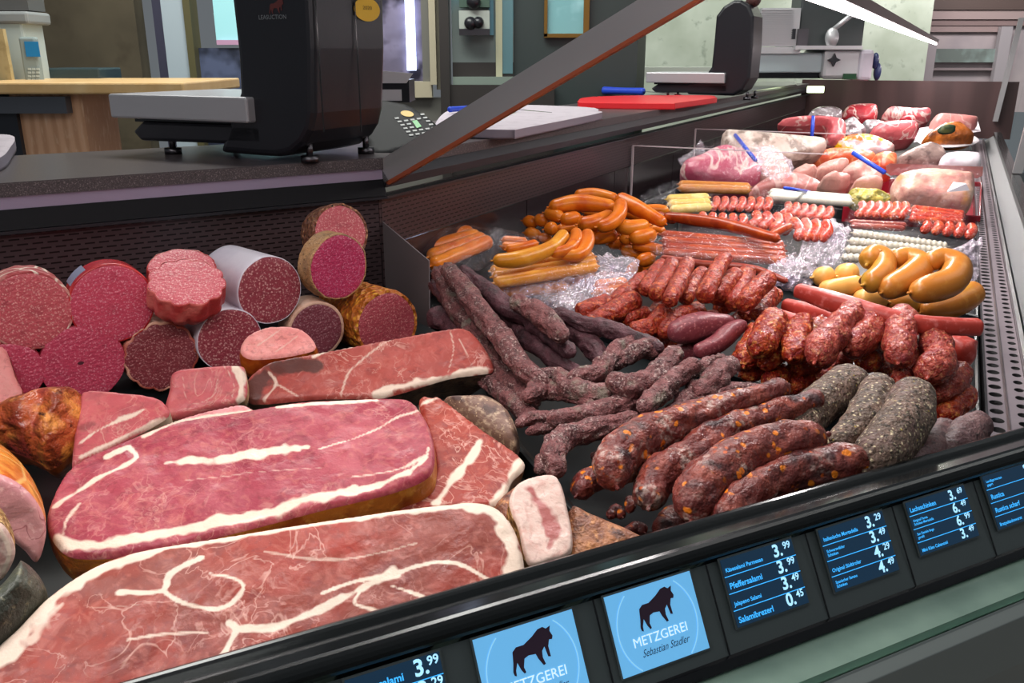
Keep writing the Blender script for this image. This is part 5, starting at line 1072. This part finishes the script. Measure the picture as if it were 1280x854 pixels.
# ================================================================ far meats, seen almost level
def blob(name, label, cat, outline, c, h, m, group=None, thick=.05, dome=.02, n=(0, -.55, .83), und=.004, side=None, rnd=.02, step=2, **kw):
    return slab(name, label, cat, outline, c, h, n=n, thick=thick, face=m, side=side or m, group=group, step=step, rnd=rnd, dome=dome, und=und, names=('top', 'underside'), **kw)
raw = lambda nm, b, c2, fatc='#f0d2c8', v=.7: mat(nm, b, .34, [('noise', 9, c2, .45, .65), ('vein', 6, fatc, .03, .006, {'dist': 1, 'amt': v}), ('noise', 14, fatc, .62, .74, {'amt': v * .6})], [('noise', 20, .4, {'d': .012}), ('noise', 70, .3)], spec=.55)
r_red = raw('raw_beef', '#b8303a', '#9a1f2c'); r_pork = raw('raw_pork', '#cf6468', '#c04e56'); r_pink = raw('raw_pale', '#c9807a', '#b96e6a', v=.4); r_chick = raw('raw_chicken', '#c9948a', '#bf8078', '#d8b4a2', .3)
r_marb = raw('raw_bag', '#b84a64', '#d79aa4'); r_oran = raw('marinated', '#d0603a', '#b8452c', '#e8a878', .5)
GF = 'raw meats on the far trays'
tray('black tray under the bagged meat and pale loaf', [(846, 236), (1060, 250), (1068, 205), (905, 190)], .80, tray_m)
tray('red plastic tray under the yellow salad and bagged chicken', [(1056, 258), (1224, 270), (1226, 228), (1060, 222)], .815, mat('tray_red', '#8d0f22', .3, rnd=False), dep=.05)
film(empty('crumpled_film', W(865, 205, .82), 'peaked clear bag end beside the dark glass divider', 'film'), [(846, 200), (858, 194), (866, 188), (876, 174), (882, 196), (886, 214), (862, 222)], (865, 205), .89, n=(.1, -.8, .55), m=film_w, crk=.02)
blob('bagged_meat', 'large marbled pink meat piece in a clear bag under the blue knife handle', 'raw meat', [(852, 205), (872, 196), (900, 184), (925, 188), (945, 196), (956, 208), (950, 222), (925, 230), (895, 226), (860, 220)], (905, 208), .90, r_marb, GF, thick=.08, dome=.04)
film(bpy.data.objects['bagged_meat'], [(850, 202), (880, 186), (920, 180), (955, 186), (978, 204), (970, 228), (930, 232), (880, 228)], (910, 207), .93, n=(0, -.6, .8), top=.03, m=film_m, crk=.02)
blob('bagged_meat', 'pale fatty meat in a shiny clear bag beside the marbled piece', 'raw meat', [(944, 196), (958, 190), (974, 194), (986, 208), (990, 220), (972, 226), (950, 220)], (968, 208), .90, r_chick, GF, thick=.08, dome=.03)
film(bpy.data.objects['bagged_meat.001'], [(944, 186), (968, 184), (988, 204), (992, 222), (964, 228), (946, 216)], (968, 206), .93, n=(0, -.6, .8), top=.02, m=film_w, crk=.02)
blob('meat_loaf', 'mottled grey loaf under film, standing across behind the bagged meats', 'meat loaf', [(906, 162), (930, 162), (1000, 168), (1030, 172), (1032, 186), (1000, 196), (960, 200), (925, 192), (908, 180)], (965, 180), .96, mat('loaf_mottled', '#c3aba0', .4, [('noise', 16, '#8a766c', .5, .62), ('noise', 30, '#dccabf', .52, .66)], [('noise', 30, .3)], spec=.6), GF, thick=.10, dome=.02, n=(0, -.75, .66))
tb = MB().prism([W(986, 163, .93), W(1034, 164, .93), W(1036, 152, .96), W(990, 150, .96)], (0, .12, -.08)).build('dark_loaf', mat('loaf_dark', '#2c2222', .25, [('noise', 6, '#4a3636', .5, .7)], rnd=False)); tag(bevel(tb, .01), 'dark glossy block under the red meat in the far tray', 'meat loaf', GF)
blob('raw_meat', 'red meat slab lying over the dark block, behind the upright blue handle', 'raw meat', [(975, 150), (1000, 145), (1040, 146), (1056, 152), (1058, 168), (1046, 178), (1034, 174), (1034, 154), (985, 154)], (1030, 156), .985, r_pork, GF, thick=.06, dome=.02, n=(0, -.7, .7))
blob('raw_meat', 'flat pale pink fillets spread before the poultry, by the pale sausage pack', 'raw meat', [(938, 236), (958, 222), (985, 216), (1010, 220), (1034, 234), (1028, 240), (975, 238), (948, 242)], (985, 229), .865, r_pink, GF, thick=.04, dome=.02)
for l, o, c in (('raw pale chicken piece, long one in the middle with a raised back', [(1016, 214), (1030, 204), (1050, 202), (1062, 206), (1052, 216), (1030, 220), (1018, 222)], (1038, 212)), ('raw pale chicken leg lying under the slanting blue handle', [(1050, 218), (1060, 206), (1075, 204), (1095, 214), (1104, 224), (1098, 232), (1070, 224)], (1078, 217)),
                ('raw pale chicken piece low beside the red tray corner', [(1066, 232), (1075, 224), (1095, 226), (1104, 232), (1098, 236)], (1085, 231)), ('raw pale chicken piece lowest below the raised one', [(1024, 226), (1036, 220), (1056, 220), (1064, 226), (1050, 231), (1030, 230)], (1044, 226)), ('raw pale chicken piece nearest the bagged meat', [(988, 216), (1000, 210), (1018, 210), (1022, 218), (1010, 224), (994, 224)], (1006, 217))):
    blob('chicken_piece', l, 'poultry', o, c, .885, r_chick, 'raw chicken pieces', thick=.05, dome=.03, und=.014)
blob('marinated_meat', 'orange marinated meat strip behind the chicken', 'raw meat', [(1004, 204), (1014, 194), (1040, 188), (1075, 190), (1094, 196), (1092, 206), (1060, 204), (1030, 206)], (1048, 198), .90, r_oran, GF, thick=.05, dome=.03)
blob('marinated_meat', 'orange meat piece beside the grey brown mince tray', 'raw meat', [(1092, 194), (1106, 190), (1122, 194), (1120, 208), (1106, 212), (1094, 206)], (1107, 201), .90, r_oran, GF, thick=.05, dome=.02)
blob('meat_pack', 'film pack with a yellow and orange label behind the marinated meat', 'meat pack', [(1044, 178), (1056, 168), (1085, 166), (1110, 174), (1120, 184), (1100, 190), (1060, 188)], (1080, 178), .92, mat('pack_label', '#b98f8a', .25, [('noise', 5, '#e0a018', .54, .57), ('noise', 7, '#d9622a', .62, .66), ('noise', 9, '#c8b6d8', .6, .68)], [('noise', 20, .5, {'d': .01})], spec=.7), GF, thick=.03, dome=.008, und=.012)
blob('minced_meat', 'grey brown meat on a dark tray beside the white pack', 'raw meat', [(1122, 196), (1140, 186), (1160, 180), (1178, 186), (1184, 198), (1176, 204), (1124, 202)], (1152, 193), .91, mat('mince_grey', '#7d6660', .4, [('noise', 18, '#a58c84', .5, .64), ('noise', 24, '#54403e', .55, .68)], [('noise', 30, .6, {'d': .01})]), GF, thick=.05, dome=.03)
blob('white_pack', 'white wrapped pack beside the slotted grille behind the pale board', 'pack', [(1182, 190), (1224, 190), (1224, 206), (1184, 205)], (1204, 198), .91, mat('pack_white', '#d8cdd2', .4, [('noise', 10, '#c2b2bc', .5, .7)], [('noise', 20, .4, {'d': .01})]), GF, thick=.05, dome=.01)
o = MB().prism([W(1114, 216, .895), W(1229, 220, .895), W(1230, 208, .93), W(1112, 204, .93)], (0, .03, -.012)).build('pale_board', mat('board_cream', '#ddc8bd', .45, rnd=False)); tag(bevel(o, .004), 'long cream coloured board standing behind the bagged chicken', 'board')
blob('bagged_chicken', 'bag of pale chicken thighs with a white sticker in the red tray', 'poultry', [(1118, 224), (1135, 216), (1165, 214), (1200, 218), (1218, 226), (1216, 254), (1200, 260), (1160, 252), (1128, 246)], (1168, 236), .895, mat('bagged_chick', '#b88074', .36, [('noise', 14, '#d0aa94', .48, .62), ('noise', 20, '#a86060', .54, .68), ('noise', 10, '#c08a4c', .58, .68)], [('noise', 16, .6, {'d': .02})]), 'raw chicken pieces', thick=.06, dome=.04)
film(bpy.data.objects['bagged_chicken'], [(1112, 218), (1140, 210), (1210, 212), (1224, 226), (1222, 258), (1190, 264), (1140, 256), (1108, 250)], (1168, 235), .925, n=(0, -.6, .8), top=.03, m=film_m, crk=.018)
o = MB().prism([W(1184, 240, .945), W(1192, 228, .96), W(1208, 230, .96), W(1212, 238, .945)], (0, .001, .001)).build('price_sticker', mat('sticker_white', '#ddd5de', .5, rnd=False), bpy.data.objects['bagged_chicken'])
blob('yellow_salad', 'yellow green salad strip in the red tray under film', 'salad', [(1062, 236), (1080, 233), (1108, 238), (1118, 246), (1110, 252), (1070, 248)], (1090, 243), .868, mat('salad_yellow', '#a89a4a', .4, [('noise', 22, '#d2b85a', .48, .62), ('noise', 30, '#6a642a', .52, .62)], [('noise', 40, .8, {'d': .012})]), GF, thick=.03, dome=.008, und=.016)
pl = empty('plate', W(1185, 178, .88), 'white oval plate carrying brown meat salad with a green garnish', 'plate')
slab('plate_rim', None, None, [(1146, 174), (1160, 168), (1190, 165), (1214, 168), (1224, 174), (1214, 180), (1185, 183), (1156, 180)], (1185, 174), .905, n=(0, -.15, .98), thick=.012, face=mat('plate_white', '#ded2d4', .25, rnd=False), names=('dish', 'foot_ring'), parent=pl, und=0, rnd=.004, bot=.7, step=2)
blob('meat_salad', 'brown orange meat salad heaped on the white plate', 'salad', [(1154, 174), (1164, 164), (1178, 157), (1196, 156), (1210, 164), (1218, 174), (1200, 178), (1170, 178)], (1186, 168), .93, mat('salad_brown', '#8f4a1c', .3, [('noise', 14, '#c9702a', .5, .62), ('noise', 20, '#5a2a14', .54, .68)], [('noise', 30, .7, {'d': .012})], spec=.6), None, thick=.03, dome=.04)
blob('garnish', 'dark green garnish on top of the brown meat salad', 'garnish', [(1174, 157), (1184, 154), (1196, 156), (1194, 160), (1180, 161)], (1186, 157), .985, mat('garnish_green', '#2f3f2a', .5, [('noise', 20, '#5a5a30', .5, .65)]), None, thick=.01, dome=.006)
o = MB().prism([W(1142, 178, .885), W(1150, 160, .90), W(1222, 150, .91), W(1226, 164, .89)], (0, .002, -.002)).build('paper_sheet', mat('paper_sheet', '#d9cdd3', .6, rnd=False)); tag(o, 'white paper sheet under the plate of meat salad', 'paper')
for l, o_, c, m in (('bright red beef cut at the far end, nearest the worktop', [(1054, 140), (1062, 133), (1092, 132), (1098, 140), (1094, 150), (1080, 152), (1060, 146)], (1076, 142), r_red), ('row of pink pork cuts at the far end behind the sliced ones', [(1104, 144), (1112, 136), (1140, 138), (1160, 138), (1164, 146), (1150, 152), (1120, 150)], (1132, 144), r_pork), ('pink meat cut with a bone end at the far end beside the grille', [(1164, 152), (1174, 145), (1218, 149), (1222, 155), (1210, 160), (1170, 160)], (1190, 153), r_pink),
                    ('deep pink boneless roast lying before the pork cuts', [(1088, 164), (1100, 156), (1136, 154), (1148, 160), (1144, 168), (1120, 171), (1092, 171)], (1118, 163), r_pork), ('small red meat piece beside the white paper at the far end', [(1120, 154), (1128, 149), (1142, 150), (1144, 156), (1130, 158)], (1132, 154), r_red)):
    blob('raw_meat', l, 'raw meat', o_, c, .93, m, GF, thick=.07, dome=.04)
sil = mat('silver_pack', '#a8989c', .2, [('noise', 14, '#6a5458', .48, .62), ('noise', 20, '#e0d4d8', .55, .66)], [('noise', 25, .8, {'d': .012})], spec=.9, metal=.3)
for l, o_, c in (('silver wrapped meat pack at the far end of the counter', [(1010, 142), (1022, 134), (1044, 134), (1054, 140), (1048, 148), (1020, 147)], (1032, 141)), ('silver film meat pack with a white square label behind the loaf', [(1054, 152), (1066, 146), (1076, 154), (1084, 164), (1066, 172), (1052, 166)], (1067, 160)), ('crinkled silver pack between the labelled one and the pork cuts', [(1078, 152), (1092, 150), (1108, 154), (1104, 162), (1086, 164)], (1093, 157))):
    blob('meat_pack', l, 'meat pack', o_, c, .94, sil, GF, thick=.05, dome=.02)
# blue tool handles standing in the trays
GBH = 'blue handled serving knives in the trays'
for l, a, b, r, h in (('slanting blue handle standing in the marbled bagged meat', (919, 169), (944, 200), 2.6, .96), ('upright blue handle standing before the mottled loaf', (1013, 145), (1014, 182), 2.2, .985), ('slanting blue handle resting over the chicken pieces', (1066, 191), (1106, 216), 3.0, .935), ('blue handle lying flat on the pale sausage pack', (981, 235), (1012, 240), 2.0, .90)):
    d = .06 if abs(a[0] - b[0]) < 5 else .035
    p = W(b[0], b[1], h - d); t = empty('serving_knife', p, l, 'knife', GBH)
    if 'upright' in l:
        A = W(b[0], b[1], h - .06); B = Vector((A.x, A.y + .01, A.z + 36 * MPP(A)))
        MB().tube([A, A.lerp(B, .5), B], 2.2 * MPP(A), 10).build('handle', blue, t, True)
    else:
        A, B = W(b[0], b[1], h - .02), W(a[0], a[1], h + .03); MB().tube([A, A.lerp(B, .5), B], r * MPP(A), 10).build('handle', blue, t, True)
    d = (A - B).normalized(); MB().prism([A + Vector((.006, 0, 0)), A - Vector((.006, 0, 0)), A + d * .05], (0, .002, 0)).build('blade', blade_m, t)
# clear dividers between the far trays
dg = mat('divider_glass', '#2a2023', .08, spec=.9, rnd=False)
for l, s, ln in (('dark glass divider standing behind the tan sausages', W(846, 226, .86), .62), ('dark glass divider standing behind the mottled loaf', W(903, 196, .86), .6)):
    q = D1 * s.dot(D1) + N1 * (RM.dot(N1) - .006); q = Vector((q.x, q.y, .80))
    t = empty('tray_divider', q, l, 'divider', 'glass dividers between the trays')
    MB().box(q, N1 * ln, D1 * .006, (0, 0, .165)).build('sheet', pane_m, t); MB().box(q + Vector((0, 0, .165)), N1 * ln, D1 * .007, (0, 0, .003)).build('top_edge', mat('edge_pale', '#c9b5b8', .3, rnd=False), t)
    MB().box(q, N1 * .006, D1 * -.006, (0, 0, .165)).build('side_edge', bpy.data.materials['edge_pale'], t)

# ================================================================ price displays on the rail
PT, PB = B0 + NU * oT + Vector((0, 0, .866)), B0 + NU * oB + Vector((0, 0, .80))
dvv = (PB - PT); PV = dvv.normalized(); PN = DU.cross(PV).normalized()
if PN.dot(NU) < 0: PN = -PN
PLANE = PT + PN * .0015
uvp = lambda x, y: (lambda d: (d.dot(DU), d.dot(PV)))(WP(x, y, PLANE, PN) - PLANE)
scr_dark = mat('screen_dark', '#0c1a28', .15, emis='#1b3a55', estr=.55, rnd=False); scr_blue = mat('screen_blue', '#6fb8ea', .2, emis='#6db7ee', estr=.62, rnd=False)
txt_m = mat('screen_text', '#35a4f0', .3, emis='#3fb0ff', estr=1.0, rnd=False); txt_w = mat('screen_price', '#a9dcff', .3, emis='#a5dcff', estr=1.0, rnd=False)
ink_w = mat('logo_white', '#d8eefa', .4, emis='#d8f0ff', estr=.75, rnd=False); ink_d = mat('logo_dark', '#3a2438', .4, rnd=False); ink_s = mat('logo_script', '#2a4a66', .4, rnd=False)
logo_c = mat('logo_circle', '#8fd0f2', .4, emis='#9bd8fa', estr=.6, rnd=False)
def place(v2, u0, v0, k, lift): return [PLANE + DU * (u0 + a * k) - PV * (-v0 + b * k) * 1.0 + PN * lift for a, b in v2]
def on(u, v, lift): return PLANE + DU * u + PV * v + PN * lift
def words(s, u, v, size, m, t, name, align='LEFT', shear=0, wmax=None, bold=.0, lift=.0012):
    tv, tf = text_geo(s, 1, shear, align, bold)
    wd = max(a for a, b in tv) - min(a for a, b in tv); kx = min(size, wmax / wd) if wmax else size
    return ([on(u + a * kx, v - b * size, lift) for a, b in tv], tf)
def screen(label, TL, TR, BL, kind, rows=(), partial=0):
    u0, v0 = uvp(*TL); u1, v1 = uvp(*TR); u2, v2 = uvp(*BL); vt = (v0 + v1) / 2; vb = v2
    p = on((u0 + u1) / 2, vb, 0); t = empty('price_display', p, label, 'display', 'digital price displays on the rail')
    Wd, H = u1 - u0, vb - vt
    MB().box(on(u0 - .0015, vt - .0015, -.001), DU * (Wd + .003), PV * (H + .003), PN * .0011).build('bezel', panel_m, t)
    MB().box(on(u0, vt, .0003), DU * Wd, PV * H, PN * .0006).build('screen', scr_blue if kind == 'logo' else scr_dark, t)
    if kind == 'logo':
        c = (u0 + Wd * .5, vt + H * .52); rr = Wd * .455
        k = 40; a0 = math.asin(min(.99, H * .47 / rr)) if rr > H * .47 else math.pi / 2
        for sgn in (0, math.pi):
            mb = MB(); P = [on(c[0] + math.cos(sgn + q) * r_, c[1] + math.sin(sgn + q) * r_, .0012) for r_ in (rr, rr * .975) for q in np.linspace(-a0, a0, k)]
            mb.add(P, [(q, q + 1, k + q + 1, k + q) for q in range(k - 1)])
            mb.build('circle_arc', logo_c, t)
        s = Wd * .38; link('bull_emblem', [on(u0 + Wd * .32 + a * s, vt + H * .54 - b * s, .0014) for a, b in BULL], [list(range(len(BULL)))], ink_d, t, False)
        v, f = words('METZGEREI', u0 + Wd * .5, vt + H * .70, H * .165, ink_w, t, 'lettering', 'CENTER', wmax=Wd * .82, bold=0); link('lettering', v, f, ink_w, t, False)
        v, f = words('Sebastian Stadler', u0 + Wd * .52, vt + H * .84, H * .13, ink_s, t, 'script', 'CENTER', .5, Wd * .55); link('script', v, f, ink_s, t, False)
    else:
        A, F, A2, F2, lines = [], [], [], [], MB(); rh = H / 4
        for i, (nm, pr) in enumerate(rows):
            yb = vt + rh * (i + .78)
            parts = nm.split('\n'); sz = rh * (.50 if len(parts) == 1 and len(nm) < 15 else .34 if len(parts) == 1 else .26)
            for k, s in enumerate(parts):
                v, f = words(s, u0 + Wd * .03, yb - (len(parts) - 1 - k) * sz * 1.0, sz, txt_m, t, 'x', wmax=Wd * .64, bold=.022); n = len(A); A += v; F += [[q + n for q in g] for g in f]
            if pr:
                v, f = words(pr[:-2], u0 + Wd * .70, yb + rh * .02, rh * 1.06, txt_w, t, 'x', wmax=Wd * .16, bold=.026); n = len(A2); A2 += v; F2 += [[q + n for q in g] for g in f]
                v, f = words(pr[-2:], u0 + Wd * .855, yb - rh * .30, rh * .60, txt_w, t, 'x', wmax=Wd * .15, bold=.02); n = len(A2); A2 += v; F2 += [[q + n for q in g] for g in f]
            if i < 3: lines.box(on(u0, vt + rh * (i + 1) + .0002, .0009), DU * Wd, PV * .0006, PN * .0003)
        link('lettering', A, F, txt_m, t, False)
        if A2: link('price_digits', A2, F2, txt_w, t, False)
        lines.build('row_lines', txt_m, t)
screen('dark price display listing Pfeffersalami and Salamibrezerl prices'.replace('Pfeffersalami and Salamibrezerl', 'pepper salami and salami pretzel'), (899, 700), (988, 674), (916, 787), 'p', [('Käsesalami Parmesan', '3.99'), ('Pfeffersalami', '3.99'), ('Jalapeno Salami', '3.49'), ('Salamibrezerl', '0.45')])
screen('dark price display listing mortadella from 3.29 to 4.49', (1022, 664), (1101, 638), (1040, 742), 'p', [('Italienische Mortadella', '3.29'), ('Schwarzwälder\nSchinken', '3.49'), ('Original Südtiroler', '4.29'), ('Spanischer Serano\nSchinken', '4.49')])
screen('dark price display listing salmon ham and cabanossi', (1131, 630), (1203, 606), (1148, 696), 'p', [('Lachsschinken', '3.69'), ('Original Parma\nSchinken Mortadella', '6.49'), ('San Daniele lange\ngereift', '6.99'), ('Mini Käse Cabanossi', '3.49')])
screen('dark price display listing rustica sausages, last one towards the grille', (1227, 597), (1296, 574), (1244, 664), 'p', [('Landjägerwurzen\ngegart', '2.49'), ('Rustica', '2.99'), ('Rustica scharf', '2.99'), ('Bratpeitschnwurst', '3.29')])
screen('light blue display with bull logo beside the pepper salami price display', (754, 747), (861, 714), (776, 850), 'logo')
screen('light blue display with bull logo below the largest ham, cut by the frame', (590, 800), (714, 762), (612, 912), 'logo')
screen('dark price display showing 3.99, partly below the frame, under the largest ham', (430, 850), (548, 815), (452, 965), 'p', [('Rindersalami', '3.99'), ('Putensalami', '3.29'), ('Fenchelsalami', '3.99'), ('Bergsalami', '3.49')])

for x, y in ((526, 830), (744, 762), (884, 712), (1010, 678), (1118, 642), (1218, 605)):
    u, v = uvp(x, y); MB().box(on(u, .004, -.0014), DU * .0012, PV * .08, PN * .0006).build('panel_seam', black_gloss, ctr)
# ================================================================ light of the shop
def area(name, loc, aim, sx, sy, e, col=(1, 1, 1)):
    L = bpy.data.lights.new(name, 'AREA'); L.shape = 'RECTANGLE'; L.size = sx; L.size_y = sy; L.energy = e; L.color = col
    o = bpy.data.objects.new(name, L); COL.objects.link(o); o.location = loc
    o.rotation_euler = (Vector(aim) - Vector(loc)).to_track_quat('-Z', 'Y').to_euler(); return o
area('shop_ceiling_light', (-.6, -.5, 2.9), (-.2, .9, .8), 2.4, 1.4, 19, (1, .97, .95))
area('shop_ceiling_light', (2.2, 1.6, 2.9), (1.4, 3, .8), 2.4, 1.4, 17, (1, .96, .95))
area('staff_ceiling_light', (-.8, 2.9, 3.0), (-.6, 3.4, .9), 2.2, .8, 82, (1, .98, .94))
area('staff_ceiling_light', (.9, 5.0, 3.2), (1.2, 6.4, 1.2), 2.0, 1, 75, (.95, 1, .94))
area('far_wall_fill', (3.2, 6.0, 2.3), (3.6, 7.4, 1.3), 1.6, .4, 32, (1, .95, .95))  # added fill lamp out of view, brightens the far wall
wd = bpy.data.worlds.new('world'); SC.world = wd; wd.use_nodes = True
wd.node_tree.nodes['Background'].inputs[0].default_value = (.62, .66, .72, 1); wd.node_tree.nodes['Background'].inputs[1].default_value = .22
SC.view_settings.view_transform = 'Standard'; SC.view_settings.look = 'None'; SC.view_settings.gamma = 1; SC.view_settings.use_curve_mapping = False
SC.view_settings.exposure = 0.0
SC.cycles.use_denoising = True; SC.cycles.transparent_max_bounces = 16; SC.cycles.max_bounces = 8; SC.cycles.sample_clamp_indirect = 4
